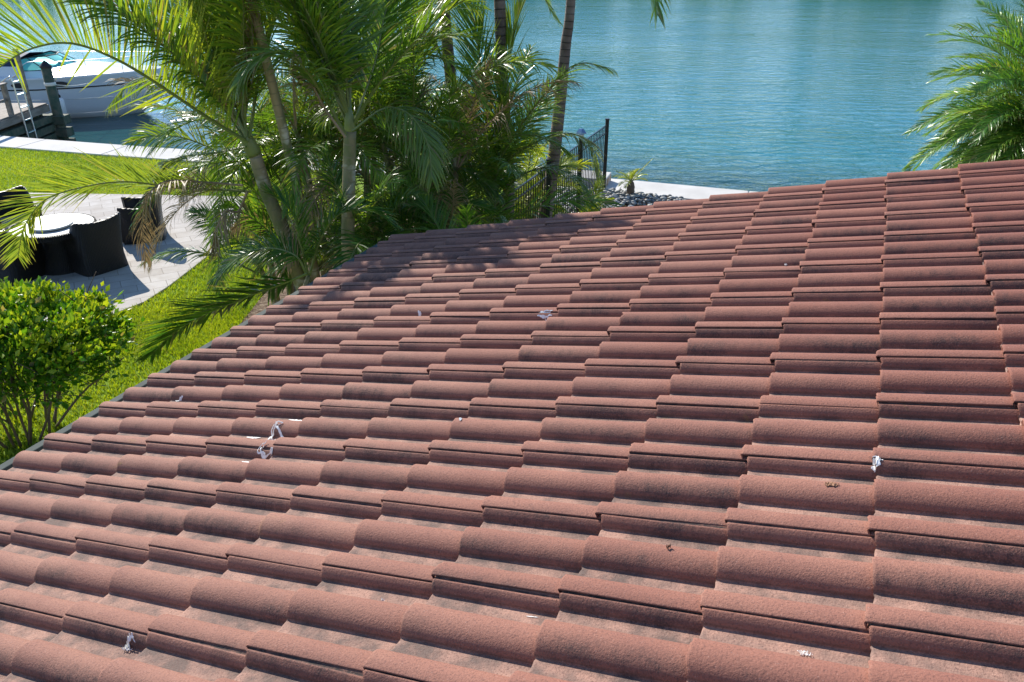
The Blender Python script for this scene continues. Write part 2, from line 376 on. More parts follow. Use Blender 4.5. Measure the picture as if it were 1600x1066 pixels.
# ------------------------------------------------------------------ the tiled roof
DV = Vector((-.890797, .384929, -.241477)).normalized(); DU = Vector((-.396665, -.917963, 0)).normalized()
NR = DV.cross(DU).normalized()
if NR.z < 0: NR = -NR
OR = Vector((1.06626, 1.94104, 3.51352)); TL = .36; TW = .36*.9035
KV = [.045, -.011, -.056, -.03, -.016, .015, .001, .017, .026, .011, -.02]
RV = {-9: -.04, -8: -.038, -7: -.034, -6: -.029, -5: -.002, -4: .046, -3: .057, -2: .042, -1: .041, 0: .021, 1: -.007, 2: -.036, 3: -.059}
def vk(k): return TL*(k + (KV[k] if 0 <= k <= 10 else (.03 if k < 0 else 0)))
def uo(rf): return TL*np.interp(rf, sorted(RV), [RV[q] for q in sorted(RV)])
house = thing('house', 'house under a weathered reddish concrete tile roof filling the foreground', 'house', (2.5, 1, 0))
RH = .045
def prof():
    pts = []                      # (x in units of metre, height, tonegy, flank, lower)
    hw = .054
    def hgt(x, c):
        q = abs(x-c)/hw
        return RH*(1-q**2.05)**(1/1.8) if q < 1 else 0
    def fill(x):
        return hgt(x, 0)+hgt(x, -.5*TW)+hgt(x, .5*TW)
    xs = []
    a0 = -.5*TW-.004
    for q in np.linspace(0, 1, 13): xs.append(a0+(hw+.004)*math.sin(q*math.pi/2)**.9)
    xs += list(np.linspace(-.5*TW+hw+.006, -hw-.004, 4))
    for q in np.linspace(-1, 1, 17): xs.append(hw*math.sin(q*math.pi/2))
    xs += list(np.linspace(hw+.006, .5*TW-hw-.004, 4))
    for q in np.linspace(0, 1, 11): xs.append(.5*TW-hw+(hw+.026)*(1-(1-q)**1.6 if q < 1 else 1))
    xs = [x for x in xs if not (-.5*TW+.024 < x < -.5*TW+.036)]+[-.5*TW+q for q in (.0245, .0262, .0285, .0305, .034, .0365)]
    xs = sorted(set(round(float(x), 5) for x in xs))
    for x in xs:
        h = fill(x); low = 0
        xr = x+.5*TW
        if xr < .034: low = .0075 if xr < .0285 else .0075*(.034-xr)/.0055*.8
        nf = 1.0 if (0 < x < hw*1.1 or x < -.5*TW+hw*1.1 or x > .5*TW) else 0.0
        c = 0 if abs(x) < hw*1.2 else (-.5*TW if x < 0 else .5*TW)
        q = (x-c)/hw
        nf = min(1, max(0, .25+q*.75)) if abs(q) <= 1.25 else .3
        if -.5*TW+.024 < x < -.5*TW+.0315: nf = 2.0 if x < -.5*TW+.0288 else 1.4
        pts.append((x, h-low, min(1, h/RH*1.0), nf))
    xe, he, ge, fe = pts[-1]
    pts.append((xe+.0006, he-.0012, ge, 1.25)); pts.append((xe-.001, he-.006, ge, 2.0))
    return pts
PR = prof(); NP_ = len(PR)
def tiles(k0, k1, r0, r1, O, dv, du, nr, name, parent, seed, far_cut=True):
    rg = np.random.default_rng(seed)
    VV = []; FF = []; TT = []; base = 0
    px = np.array([p[0] for p in PR]); ph = np.array([p[1] for p in PR]); pg = np.array([p[2] for p in PR]); pf = np.array([p[3] for p in PR])
    vs_t = [0, 0.0025, .008, .05, .12, .2, .28, .36, 1]        # distance upslope from the butt
    dvn, dun, nn_ = (np.array(q) for q in (dv, du, nr)); On = np.array(O)
    for k in range(k0, k1+1):
        Lk = vk(k)-vk(k-1)+.07
        for r in range(r0, r1+1):
            sel = np.ones(NP_, bool)
            if far_cut and r == r0: sel = px > -.062
            X = px[sel]; Hh = ph[sel]; G = pg[sel]; Fk = pf[sel]; n = len(X)
            j_u = rg.normal(0, .0012); j_n = rg.normal(0, .0007); j_v = rg.normal(0, .004); yaw = rg.normal(0, .006); rnd = rg.random(); tiltu = rg.normal(0, .0045)
            ext = np.where(X > .30*TW, .009, 0)
            chipn = rg.normal(0, .0014, n)
            if rg.random() < .07:
                cx_ = rg.choice([-.03, .01, .14, .165]); chipn = chipn-np.clip(rg.uniform(.008, .022)*(1-np.abs(X-cx_)/rg.uniform(.015, .03)), 0, None)
            rows = []
            def row(dist, dn, backs=0):
                v = vk(k)+j_v-dist+(ext+chipn if dist < .01 else (np.minimum(ext+chipn, .0) if dist < .06 else 0))+X*yaw-backs
                u = r*TW+uo(r+X/TW)+X+j_u+(dist)*yaw
                frac = 1-dist/TL
                hn = -RH+Hh+.021*frac-.021+j_n+dn+X*tiltu
                return On+v[:, None]*dvn+u[:, None]*dun+hn[:, None]*nn_
            butt_b = row(0, -.0215, .004); butt_t = row(0, -.003)
            rows = [row(d_ if d_ < 1 else Lk, 0 if i else -.003) for i, d_ in enumerate(vs_t)]
            allr = [butt_b, butt_t]+rows
            V = np.concatenate(allr); VV.append(V)
            T_ = np.zeros((len(V), 3)); nr_ = len(allr)
            T_[:, 0] = rnd; T_[:, 1] = np.tile(G, nr_); T_[:, 2] = np.tile(Fk, nr_); TT.append(T_)
            def strip(a, b):
                i = np.arange(n-1); return np.c_[base+a*n+i, base+a*n+i+1, base+b*n+i+1, base+b*n+i]
            FF.append(strip(0, 1))
            for q in range(2, nr_-1): FF.append(strip(q, q+1))
            base += len(V)
    return np_mesh(name, np.concatenate(VV), np.concatenate(FF), np.concatenate(TT), M['tile'], parent, smooth=True)
KR = -9
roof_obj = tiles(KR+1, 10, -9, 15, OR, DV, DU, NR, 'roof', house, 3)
# the slope behind the ridge, mirrored
HV = Vector((DV.x, DV.y, 0)).normalized()
RID = OR+DV*(vk(KR))
DV2 = Vector((-DV.x, -DV.y, DV.z)); NR2 = Vector((-NR.x, -NR.y, NR.z))
O2 = RID - HV*0.0 - DV2*vk(KR)
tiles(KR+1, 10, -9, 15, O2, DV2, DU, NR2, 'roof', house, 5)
U0 = -9*TW-.075; U1 = 15.5*TW
m = MB()
for s in np.arange(U0, U1, .38):
    p0 = RID+DU*s+Vector((0, 0, -.03)); p1 = RID+DU*(s+.42)+Vector((0, 0, -.045))
    m.tone = (random.random(), 1, .3)
    m.tube([p0, p1], [.12, .105], 16)
m.build('ridge_cap', M['tile'], house, smooth=False)
# decking, rake board, fascia, gutter, walls
def slab(m, O, dv, du, nr, v0, v1, u0, u1, n0, n1):
    i = len(m.v)
    for nn2 in (n0, n1):
        for v, u in ((v0, u0), (v1, u0), (v1, u1), (v0, u1)): m.vert(O+dv*v+du*u+nr*nn2)
    m.f += [(i+3, i+2, i+1, i), (i+4, i+5, i+6, i+7), (i, i+1, i+5, i+4), (i+1, i+2, i+6, i+5), (i+2, i+3, i+7, i+6), (i+3, i, i+4, i+7)]
m = MB()
slab(m, OR, DV, DU, NR, vk(KR), vk(10)-.05, U0+.03, U1, -.10, -.078); slab(m, O2, DV2, DU, NR2, vk(KR), vk(10)-.05, U0+.03, U1, -.10, -.078)
m.build('roof_deck', M['underlay'], house)
m = MB(); slab(m, OR, DV, DU, NR, vk(KR), vk(10)-.03, U0-.0, U0+.028, -.24, -.05); slab(m, O2, DV2, DU, NR2, vk(KR), vk(10)-.03, U0, U0+.028, -.24, -.05)
m.build('rake_board', M['fascia_paint'], house)
EV = OR+DV*(vk(10)-.02)                              # eave line
HD = HV
m = MB()
def hslab(m, c, h0, h1, u0, u1, z0, z1):
    i = len(m.v)
    for z in (z0, z1):
        for h, u in ((h0, u0), (h1, u0), (h1, u1), (h0, u1)):
            p_ = c+HD*h+DU*u; m.vert((p_.x, p_.y, z))
    m.f += [(i+3, i+2, i+1, i), (i+4, i+5, i+6, i+7), (i, i+1, i+5, i+4), (i+1, i+2, i+6, i+5), (i+2, i+3, i+7, i+6), (i+3, i, i+4, i+7)]
EZ = EV.z
hslab(m, EV, -.05, -.028, U0, U1, EZ-.26, EZ-.085)
m.build('fascia', M['fascia_paint'], house)
m = MB()                                              # gutter: bottom, inner wall, outer wall with rolled lip
GW = .155
hslab(m, EV, -.026, .085, U0+.05, U1, EZ-.165, EZ-.158)
hslab(m, EV, -.026, -.02, U0+.05, U1, EZ-.158, EZ-.088)
hslab(m, EV, .085, .091, U0+.05, U1, EZ-.165, EZ-.10)
m.build('gutter', M['gutter_metal'], house)
m = MB(); hslab(m, EV, .078, .125, U0+.05, U1, EZ-.098, EZ-.078)
g_lip = m.build('gutter_lip', M['fascia_paint'], house, bevel=.005)
WD = 2*((vk(10)-vk(KR))*math.sqrt(DV.x**2+DV.y**2))
m = MB(); hslab(m, EV, -WD+.5, -.5, U0+.45, U1-.4, 0, EZ-.16)
m.build('wall', M['stucco'], house)
m = MB(); hslab(m, EV, -.5, -.052, U0+.05, U1, EZ-.25, EZ-.235)
m.build('soffit', M['white_paint'], house)

# ------------------------------------------------------------------ palms
def catmull(P, n):
    P = [Vector(p) for p in P]; Q = [P[0]*2-P[1]]+P+[P[-1]*2-P[-2]]; out = []
    for i in range(n):
        u = i/(n-1)*(len(P)-1); k = min(int(u), len(P)-2); t = u-k
        a, b, c, d = Q[k:k+4]
        out.append(.5*((2*b)+(c-a)*t+(2*a-5*b+4*c-d)*t*t+(3*b-a-3*c+d)*t**3))
    return out
def arc(p, az, el, length, droop, n=14, sway=0):
    d = Vector((math.cos(az)*math.cos(el), math.sin(az)*math.cos(el), math.sin(el))); p = Vector(p); out = [p.copy()]
    for i in range(n-1):
        p = p+d*(length/(n-1)); out.append(p.copy())
        d = d+Vector((0, 0, -droop/(n-1)*(.5+1.3*i/n)))+Vector((-math.sin(az), math.cos(az), 0))*sway/(n-1); d.normalize()
    return out
def frond(parent, path, leaf=.55, n=60, roll=0.0, vee=.45, droop=.9, tone=.4, dry=0.0, wid=.016, pet=.14, rr=.014, seed=0, name='frond', tw=.0, mat='palm_leaf', ang=(62, 24), side=None, seg=4, clump=0):
    rg = np.random.default_rng(seed+11)
    n = int(n*1.45); wid = wid*.6; droop = droop*.8
    pts = catmull(path, 36); cum = [0]
    for a, b in zip(pts, pts[1:]): cum.append(cum[-1]+(b-a).length)
    Ltot = cum[-1]
    def P(t):
        s = t*Ltot; i = min(max(np.searchsorted(cum, s)-1, 0), len(pts)-2); q = (s-cum[i])/max(cum[i+1]-cum[i], 1e-9)
        return pts[i].lerp(pts[i+1], q), (pts[i+1]-pts[i]).normalized()
    m = MB(); drm = dry > .6
    m.tone = (.5, 1 if drm else 0, 0)
    m.tube(pts, [rr*(1-.86*i/35)+.001 for i in range(36)], 5)
    rach_faces = len(m.f)
    for i in range(n):
        t = pet+(1-pet)*(i+.5)/n
        for sd in (-1, 1):
            if side and sd != side and rg.random() < .86: continue
            p, T = P(min(1, t+rg.uniform(-.003, .003)+(.004 if clump and i % 3 else 0)))
            up = Vector((0, 0, 1)); S = T.cross(up)
            S = S.normalized() if S.length > .05 else T.orthogonal().normalized()
            N = S.cross(T).normalized()
            ca, sa = math.cos(roll+tw*t), math.sin(roll+tw*t); S, N = S*ca+N*sa, N*ca-S*sa
            q = (t-pet)/(1-pet)
            a = R_(ang[0]+(ang[1]-ang[0])*q+rg.normal(0, 5)); ve = vee+rg.normal(0, .16 if not clump else .35)
            d = T*math.cos(a)+(S*sd*math.cos(ve)+N*math.sin(ve))*math.sin(a)
            Lf = leaf*(.45+.55*math.sin(math.pi*min(1, .12+q*.72)))*(1-.55*q**3)*rg.uniform(.85, 1.08)
            if rg.random() < .03: continue
            if side and sd != side: Lf *= .45
            tn = float(np.clip(tone+rg.normal(0, .14), 0, 1)); dr0 = dry
            if rg.random() < .05: dr0 = max(dry, .6)
            dd = d.copy(); pp = p+d*.003; W = T.cross(d); W = (d.cross(W)).normalized() if W.length > .01 else T
            wv = T-d*T.dot(d); wv = wv.normalized() if wv.length > .05 else N
            wv = (wv+N*rg.normal(0, .35)).normalized()
            base = len(m.v); dro = droop*rg.uniform(.6, 1.4)
            kk = 1 if rg.random() > .12 else 2.6
            for s in range(seg+1):
                f = s/seg; ww = wid*(.75 if s == 0 else 1 if f < .55 else (1-f)*2.0+.06)
                cc = (tn, min(1, dr0+(.5*max(0, f-.72)/.28 if dry < .6 else 0)), f)
                m.vert(pp-wv*ww, cc); m.vert(pp+wv*ww, cc)
                if s:
                    b2 = base+2*(s-1); m.f.append((b2, b2+1, b2+3, b2+2))
                dd = dd+Vector((0, 0, -dro/seg*(.35+1.1*f*kk))); dd.normalize()
                pp = pp+dd*(Lf/seg)
    o = m.build(name, M[mat], parent)
    o.data.materials.append(M['dry_rachis' if drm else 'rachis'])
    mi = np.zeros(len(o.data.polygons), np.int32); mi[:rach_faces] = 1; o.data.polygons.foreach_set('material_index', mi)
    return o
def trunk(parent, path, r0, r1, mat, flare=1.25, n=20, nm='trunk'):
    pts = catmull(path, n); m = MB(); L = 0; cs = []; rad = []
    for i, p in enumerate(pts):
        if i: L += (p-pts[i-1]).length
        q = i/(n-1); cs.append((.5, L, 0)); rad.append((r0+(r1-r0)*q)*(1+(flare-1)*max(0, 1-q*6)))
    m.tube(pts, rad, 14, cs=cs); return m.build(nm, M[mat], parent, smooth=True)
def crownshaft(parent, p0, p1, r):
    p0 = Vector(p0); p1 = Vector(p1)
    m = MB(); m.tube([p0, p0.lerp(p1, .12), p0.lerp(p1, .6), p1], [r*1.0, r*1.18, r*.9, r*.5], 14)
    return m.build('crownshaft', M['crownshaft'], parent, smooth=True)
def spread(parent, top, n, length, el=(75, -5), droop=(1.0, 1.7), seed=0, az=(0, 360), leaf=.55, tone=.35, dryp=.1, nl=56, **kw):
    rg = np.random.default_rng(seed)
    for i in range(n):
        a = R_(az[0]+(az[1]-az[0])*((i+.5)/n)+rg.normal(0, 12)); q = ((i*7) % n)/max(1, n-1)
        e = R_(el[0]+(el[1]-el[0])*q+rg.normal(0, 5)); dr = droop[0]+(droop[1]-droop[0])*q
        L = length*rg.uniform(.8, 1.1); d = 1.0 if rg.random() < dryp else 0
        frond(parent, arc(top, a, e, L, dr, sway=rg.normal(0, .25)), leaf=leaf*rg.uniform(.85, 1.1), n=nl, roll=rg.normal(0, .35), tone=float(np.clip(rg.normal(tone, .13), 0, 1)), dry=d, droop=rg.uniform(.6, 1.3)+d, seed=seed*100+i, mat='dry_leaf' if d else 'palm_leaf', **kw)

GP = 'palms of the clump between the roof and the water'
def px(Y, *pts): return [aty(x, y, Y+(p[0] if p else 0)) for x, y, *p in pts]

SIDE_A = -1
# palm A: leaning, nearest on the left
t_ = thing('palm_tree', 'leaning palm with slanting pale trunk and a huge yellow green frond arching over the boat', 'palm tree', (-2.95, 9.0, 0), group=GP)
trunk(t_, [(-2.3, 8.9, 0), aty(470, 440, 8.9), aty(448, 375, 8.85), aty(415, 295, 8.8), aty(398, 240, 8.75)], .095, .07, 'green_trunk')
crownshaft(t_, aty(398, 242, 8.75), aty(375, 195, 8.7), .075)
Y = 8.6
frond(t_, px(Y, (388, 222), (330, 188, -.1), (252, 135, -.3), (182, 93, -.5), (112, 68, -.6), (50, 76, -.7), (0, 105, -.75), (-34, 140, -.8)), leaf=1.3, n=92, roll=-1.25, vee=.05, droop=.05, tone=.72, wid=.016, rr=.02, seed=1, pet=.06, ang=(72, 58), side=SIDE_A)
frond(t_, px(Y, (388, 220), (345, 130, .1), (305, 40, .2), (272, -60, .3), (225, -220, .5)), leaf=1.05, n=80, roll=-.5, vee=.5, droop=.2, tone=.74, wid=.018, rr=.02, seed=2, pet=.16, ang=(42, 22))
frond(t_, px(Y, (385, 215), (372, 130, .2), (352, 40, .3), (322, -90, .5), (290, -260, .7)), leaf=.95, n=76, roll=.3, vee=.5, droop=.3, tone=.62, wid=.018, rr=.02, seed=3, pet=.16, ang=(40, 22))
frond(t_, px(Y, (390, 215), (405, 120, .4), (430, 30, .6), (460, -60, .8), (495, -130, .9)), leaf=.85, n=72, roll=.2, vee=.5, droop=.4, tone=.5, wid=.018, rr=.02, seed=4, pet=.16, ang=(48, 24))
frond(t_, px(Y, (392, 300), (366, 298, -.1), (281, 294, -.3), (197, 284, -.6), (127, 293, -.8), (70, 313, -.95), (38, 355, -1), (28, 402, -1)), leaf=.62, n=84, roll=-.75, vee=.3, droop=.25, tone=.58, dry=.2, wid=.013, rr=.016, seed=5, pet=.12, ang=(50, 34))
frond(t_, px(Y-.3, (380, 290), (320, 285), (262, 283, -.3), (232, 305, -.5), (222, 350, -.5), (228, 408, -.5)), leaf=.42, n=58, roll=-.4, vee=-.2, droop=1.4, tone=.4, dry=1, wid=.009, rr=.012, seed=6, mat='dry_leaf')
frond(t_, px(Y, (385, 230), (330, 240), (285, 245, .2), (250, 262, .2), (240, 300, .2)), leaf=.5, n=50, roll=.2, vee=.1, droop=1.6, tone=.5, dry=.25, wid=.011, seed=7)
frond(t_, px(Y, (385, 220), (330, 150, .3), (260, 120, .6), (205, 128, .9), (170, 165, 1.0)), leaf=.6, n=60, roll=.3, vee=-.1, droop=2.2, tone=.55, dry=.1, wid=.013, seed=8)
frond(t_, px(Y-.6, (386, 300), (372, 330), (352, 330, -.1), (338, 360, -.2), (330, 395, -.2)), leaf=.38, n=40, vee=-.3, droop=1.8, dry=1, wid=.008, seed=9, mat='dry_leaf')
spread(t_, aty(384, 205, 8.7), 4, 2.7, el=(84, 45), droop=(.5, 1.0), seed=20, leaf=.7, tone=.55, dryp=0, wid=.018, nl=70, rr=.016)
spread(t_, aty(380, 205, 8.7), 7, 1.9, el=(70, -10), seed=21, az=(-20, 200), leaf=.6, tone=.45, dryp=.2, wid=.014)
# low frond over the lawn by the gutter, shade put into its dark tone
t_ = thing('young_palm', 'low young palm with a dark feathery frond reaching over the lawn at the gutter', 'palm', (-2.35, 7.3, 0), group=GP)
frond(t_, px(7.2, (480, 428), (440, 444), (371, 470), (304, 500), (262, 528), (236, 556)), leaf=.62, n=84, roll=-.55, vee=.2, droop=.18, tone=.06, wid=.023, rr=.012, seed=31, pet=.08, ang=(58, 30))
frond(t_, px(7.3, (480, 430), (462, 400), (420, 388), (370, 402), (330, 440)), leaf=.42, n=56, roll=.3, vee=.1, droop=.9, tone=.15, wid=.011, seed=32)
frond(t_, px(7.4, (482, 430), (470, 380), (455, 330), (420, 300)), leaf=.42, n=54, droop=.8, tone=.2, wid=.011, seed=33)
frond(t_, px(7.5, (484, 430), (500, 375), (530, 335), (580, 330), (615, 352)), leaf=.42, n=54, droop=.9, tone=.12, wid=.011, seed=34)
m = MB(); m.tube([(-2.35, 7.3, 0), (-2.3, 7.35, 1.1), aty(482, 432, 7.35)], [.05, .035, .02], 8); m.build('stem', M['green_trunk'], t_, smooth=True)

# palm B: upright ringed green trunk in front of the roof edge
t_ = thing('palm_tree', 'upright palm with a green and brown ringed trunk rising at the roof corner', 'palm tree', (-1.75, 8.0, 0), group=GP)
trunk(t_, [(-1.72, 8.0, 0), aty(546, 420, 8.0), aty(545, 300, 8.0), aty(547, 205, 8.0)], .078, .062, 'green_trunk', n=24)
crownshaft(t_, aty(547, 207, 8.0), aty(545, 168, 8.0), .05)
Y = 8.0
frond(t_, px(Y, (546, 200), (515, 130, .1), (478, 60, .1), (440, -40, .1), (385, -180, .1)), leaf=.8, n=76, roll=.1, vee=.5, droop=.5, tone=.42, rr=.018, seed=41, pet=.22, ang=(46, 24))
frond(t_, px(Y, (546, 198), (548, 110, .1), (552, 10, .1), (545, -120, .2), (530, -220, .3)), leaf=.8, n=76, roll=1.1, vee=.4, droop=.4, tone=.45, rr=.018, seed=42, pet=.22, ang=(44, 22))
frond(t_, px(Y, (552, 195), (592, 130, -.1), (645, 68, -.2), (695, 20, -.3), (745, -8, -.4), (800, -10, -.5)), leaf=.62, n=64, roll=-.2, vee=.35, droop=.55, tone=.4, rr=.018, seed=43, pet=.2, ang=(52, 28))
frond(t_, px(Y-.2, (540, 210), (505, 150, -.1), (470, 100, -.3), (432, 82, -.4), (395, 95, -.5), (372, 130, -.6)), leaf=.6, n=60, roll=.1, vee=.1, droop=1.5, tone=.35, dry=.1, rr=.016, seed=44, pet=.18)
frond(t_, px(Y-.3, (540, 215), (505, 165), (480, 115), (462, 85), (458, 130), (460, 190)), leaf=.35, n=46, vee=-.2, droop=2.5, dry=1, wid=.009, seed=45, mat='dry_leaf')
frond(t_, px(Y-.3, (550, 205), (600, 170), (640, 180, -.2), (668, 225, -.4), (675, 280, -.5)), leaf=.5, n=56, vee=0, droop=1.6, tone=.3, dry=.15, wid=.012, seed=46)
frond(t_, px(Y+.3, (548, 200), (530, 120, .3), (500, 40, .5), (490, -60, .6), (480, -160, .7)), leaf=.75, n=72, roll=.6, vee=.4, droop=.6, tone=.3, seed=47, pet=.2, ang=(48, 24))
frond(t_, px(Y+.2, (550, 200), (585, 100, .3), (605, 10, .5), (645, -80, .8)), leaf=.75, n=72, roll=-.6, vee=.4, droop=.6, tone=.38, seed=48, pet=.2, ang=(48, 24))

spread(t_, aty(546, 185, 8.0), 8, 2.3, az=(105, 265), el=(84, 48), droop=(.4, .9), seed=49, leaf=.6, tone=.5, dryp=.05, wid=.014, nl=62, rr=.016)
# a taller palm standing between A and B, its crown above the photo
t_ = thing('palm_tree', 'tall thin palm rising behind the leaning palm, its crown above the photo', 'palm tree', (-2.3, 8.8, 0), group=GP)
trunk(t_, [(-2.35, 9.1, 0), (-2.45, 8.95, 2.0), (-2.6, 8.7, 4.0), (-2.68, 8.6, 4.8)], .06, .045, 'green_trunk', n=20)
spread(t_, (-2.68, 8.6, 4.85), 9, 1.35, el=(62, 12), droop=(.5, .95), seed=81, leaf=.42, tone=.4, dryp=0, wid=.017, nl=56)
# palm C: fan of fronds right of the clump, with fronds reaching over the water
t_ = thing('palm_tree', 'palm with a brown trunk and two thin fronds reaching right across the tall bare trunk', 'palm tree', (-.1, 10.6, 0), group=GP)
trunk(t_, [(-.12, 10.6, 0), aty(795, 320, 10.6), aty(792, 230, 10.6), aty(785, 120, 10.6), aty(780, -20, 10.6)], .085, .07, 'trunk', n=26)
Y = 10.3
frond(t_, px(Y, (722, 340), (770, 265, -.2), (815, 195, -.4), (862, 135, -.7), (905, 100, -.9), (952, 106, -1.0)), leaf=.6, n=68, roll=.25, vee=-.1, droop=1.3, tone=.3, dry=.1, rr=.018, seed=51, pet=.12, wid=.012)
frond(t_, px(Y, (745, 318), (790, 255, -.2), (838, 222, -.4), (885, 208, -.6), (922, 226, -.8), (938, 280, -.9)), leaf=.46, n=66, roll=.1, vee=.0, droop=1.1, tone=.45, dry=.25, rr=.016, seed=52, pet=.1, wid=.011)
frond(t_, px(Y, (775, 345), (778, 240), (785, 150, .1), (800, 60, .2), (815, 10, .3)), leaf=.85, n=66, roll=.2, vee=.35, droop=.15, tone=.62, rr=.018, seed=53, pet=.2, ang=(34, 18))
frond(t_, px(Y, (772, 345), (765, 230), (755, 130, .1), (742, 40, .2), (730, -20, .3)), leaf=.8, n=60, roll=1.2, vee=.35, droop=.3, tone=.35, rr=.018, seed=54, pet=.2, ang=(38, 20))
frond(t_, px(Y-.4, (770, 340), (800, 285), (850, 262, -.3), (895, 275, -.5), (925, 310, -.6)), leaf=.42, n=56, vee=.1, droop=1.0, tone=.3, dry=.1, rr=.014, seed=55, wid=.011)
frond(t_, px(Y+.4, (770, 330), (740, 240), (690, 180, .3), (640, 165, .5), (600, 190, .6)), leaf=.55, n=60, vee=.1, droop=1.2, tone=.3, rr=.016, seed=56, wid=.012)
spread(t_, aty(783, -25, 10.6), 7, 2.2, el=(72, 22), seed=57, leaf=.6, tone=.35, dryp=.12, wid=.013)
# palm D: dark trunk left of it
t_ = thing('palm_tree', 'palm with a thin dark trunk rising out of the top of the photo mid clump', 'palm tree', (-.6, 10.9, 0), group=GP)
trunk(t_, [(-.62, 10.9, 0), aty(728, 400, 10.9), aty(716, 240, 10.9), aty(702, 100, 10.9), aty(690, -30, 10.9)], .085, .072, 'trunk', n=26)
spread(t_, aty(690, -35, 10.9), 8, 2.1, el=(70, 12), seed=61, leaf=.55, tone=.35, dryp=.1, wid=.013)
# tall palm by the fence
t_ = thing('palm_tree', 'tall reddish brown palm trunk leaning right at the picket fence, its crown above the photo', 'palm tree', (.5, 13, 0), group=GP)
trunk(t_, [aty(846, 352, 13.0), aty(855, 320, 13.0), aty(866, 240, 13.0), aty(876, 150, 13.0), aty(884, 70, 13.0), aty(892, 0, 13.0), aty(905, -250, 13.2)], .125, .06, 'trunk', flare=1.15, n=30)
tt = aty(905, -252, 13.2)
spread(t_, tt, 12, 2.8, el=(60, -35), seed=71, leaf=.7, tone=.4, dryp=.1, nl=46, wid=.018)
frond(t_, [tt, aty(845, -150, 13.8), aty(835, -60, 13.2), aty(855, 5, 13.0), aty(872, 34, 12.9)], leaf=.4, n=60, droop=1.2, tone=.35, wid=.012, seed=72, dry=.1)

# the clustering palms that fill the clump
def cluster(x, y, n, h, seed, label, tone=.3, dryp=.12, leaf=.5, stems=3, L=2.1, ups=0):
    rg = np.random.default_rng(seed)
    t_ = thing('clustering_palm', label, 'palm', (x, y, 0), group=GP)
    tops = []
    for s in range(stems):
        a = rg.uniform(0, 6.28); b = (x+.22*math.cos(a), y+.22*math.sin(a), 0); tp = Vector((x+rg.uniform(.25, .7)*math.cos(a), y+rg.uniform(.25, .6)*math.sin(a), h*rg.uniform(.55, 1)))
        trunk(t_, [b, ((b[0]+tp.x)/2, (b[1]+tp.y)/2, tp.z*.55), tp], .045, .03, 'green_trunk', n=12, nm='stem'); tops.append(tp)
    for i in range(n):
        tp = tops[i % stems]; q = rg.random(); d = 1.0 if rg.random() < dryp else 0
        a = R_(360*(i/n)*2.4+rg.normal(0, 20)); e = R_(78-75*q*(.55 if ups else 1))
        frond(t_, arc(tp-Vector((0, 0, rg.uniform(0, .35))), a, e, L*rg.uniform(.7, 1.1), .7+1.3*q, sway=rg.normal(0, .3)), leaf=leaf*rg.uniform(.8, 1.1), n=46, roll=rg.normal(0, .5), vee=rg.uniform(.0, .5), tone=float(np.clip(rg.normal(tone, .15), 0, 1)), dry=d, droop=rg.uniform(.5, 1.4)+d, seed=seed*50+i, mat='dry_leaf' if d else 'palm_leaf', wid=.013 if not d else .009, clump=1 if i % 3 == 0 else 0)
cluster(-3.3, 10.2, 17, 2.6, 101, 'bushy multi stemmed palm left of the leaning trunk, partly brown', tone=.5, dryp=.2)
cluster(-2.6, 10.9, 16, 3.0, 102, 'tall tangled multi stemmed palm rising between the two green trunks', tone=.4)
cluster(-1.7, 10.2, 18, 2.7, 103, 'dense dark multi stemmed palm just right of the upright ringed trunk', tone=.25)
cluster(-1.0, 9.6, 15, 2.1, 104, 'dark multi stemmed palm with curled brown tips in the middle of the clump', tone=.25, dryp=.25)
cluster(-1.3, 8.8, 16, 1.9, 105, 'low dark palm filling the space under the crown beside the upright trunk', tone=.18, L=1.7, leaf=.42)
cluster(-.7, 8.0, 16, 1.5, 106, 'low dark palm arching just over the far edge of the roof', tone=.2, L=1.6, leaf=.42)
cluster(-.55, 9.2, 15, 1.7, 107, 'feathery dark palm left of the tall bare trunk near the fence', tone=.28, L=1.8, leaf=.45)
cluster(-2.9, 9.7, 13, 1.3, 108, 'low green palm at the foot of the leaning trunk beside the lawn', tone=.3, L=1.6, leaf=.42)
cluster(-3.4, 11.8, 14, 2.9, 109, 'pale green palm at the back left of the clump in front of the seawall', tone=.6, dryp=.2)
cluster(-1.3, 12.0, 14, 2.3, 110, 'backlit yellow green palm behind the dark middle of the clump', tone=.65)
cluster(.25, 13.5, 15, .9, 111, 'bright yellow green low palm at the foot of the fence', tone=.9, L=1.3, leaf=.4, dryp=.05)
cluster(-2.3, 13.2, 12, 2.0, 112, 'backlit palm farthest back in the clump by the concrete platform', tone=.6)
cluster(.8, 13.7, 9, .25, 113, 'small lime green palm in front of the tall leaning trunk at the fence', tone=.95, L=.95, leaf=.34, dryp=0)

cluster(-1.15, 10.0, 17, 3.3, 114, 'tall upright multi stemmed palm filling the gap left of the dark trunk', tone=.45, dryp=.1, leaf=.55, ups=1)
cluster(-.55, 10.1, 15, 2.6, 115, 'upright dark green palm between the dark trunk and the brown trunk', tone=.4, dryp=.15, ups=1)
cluster(-2.1, 9.8, 15, 3.4, 116, 'tall upright palm directly behind the upright ringed trunk', tone=.5, dryp=.1, leaf=.55, ups=1)
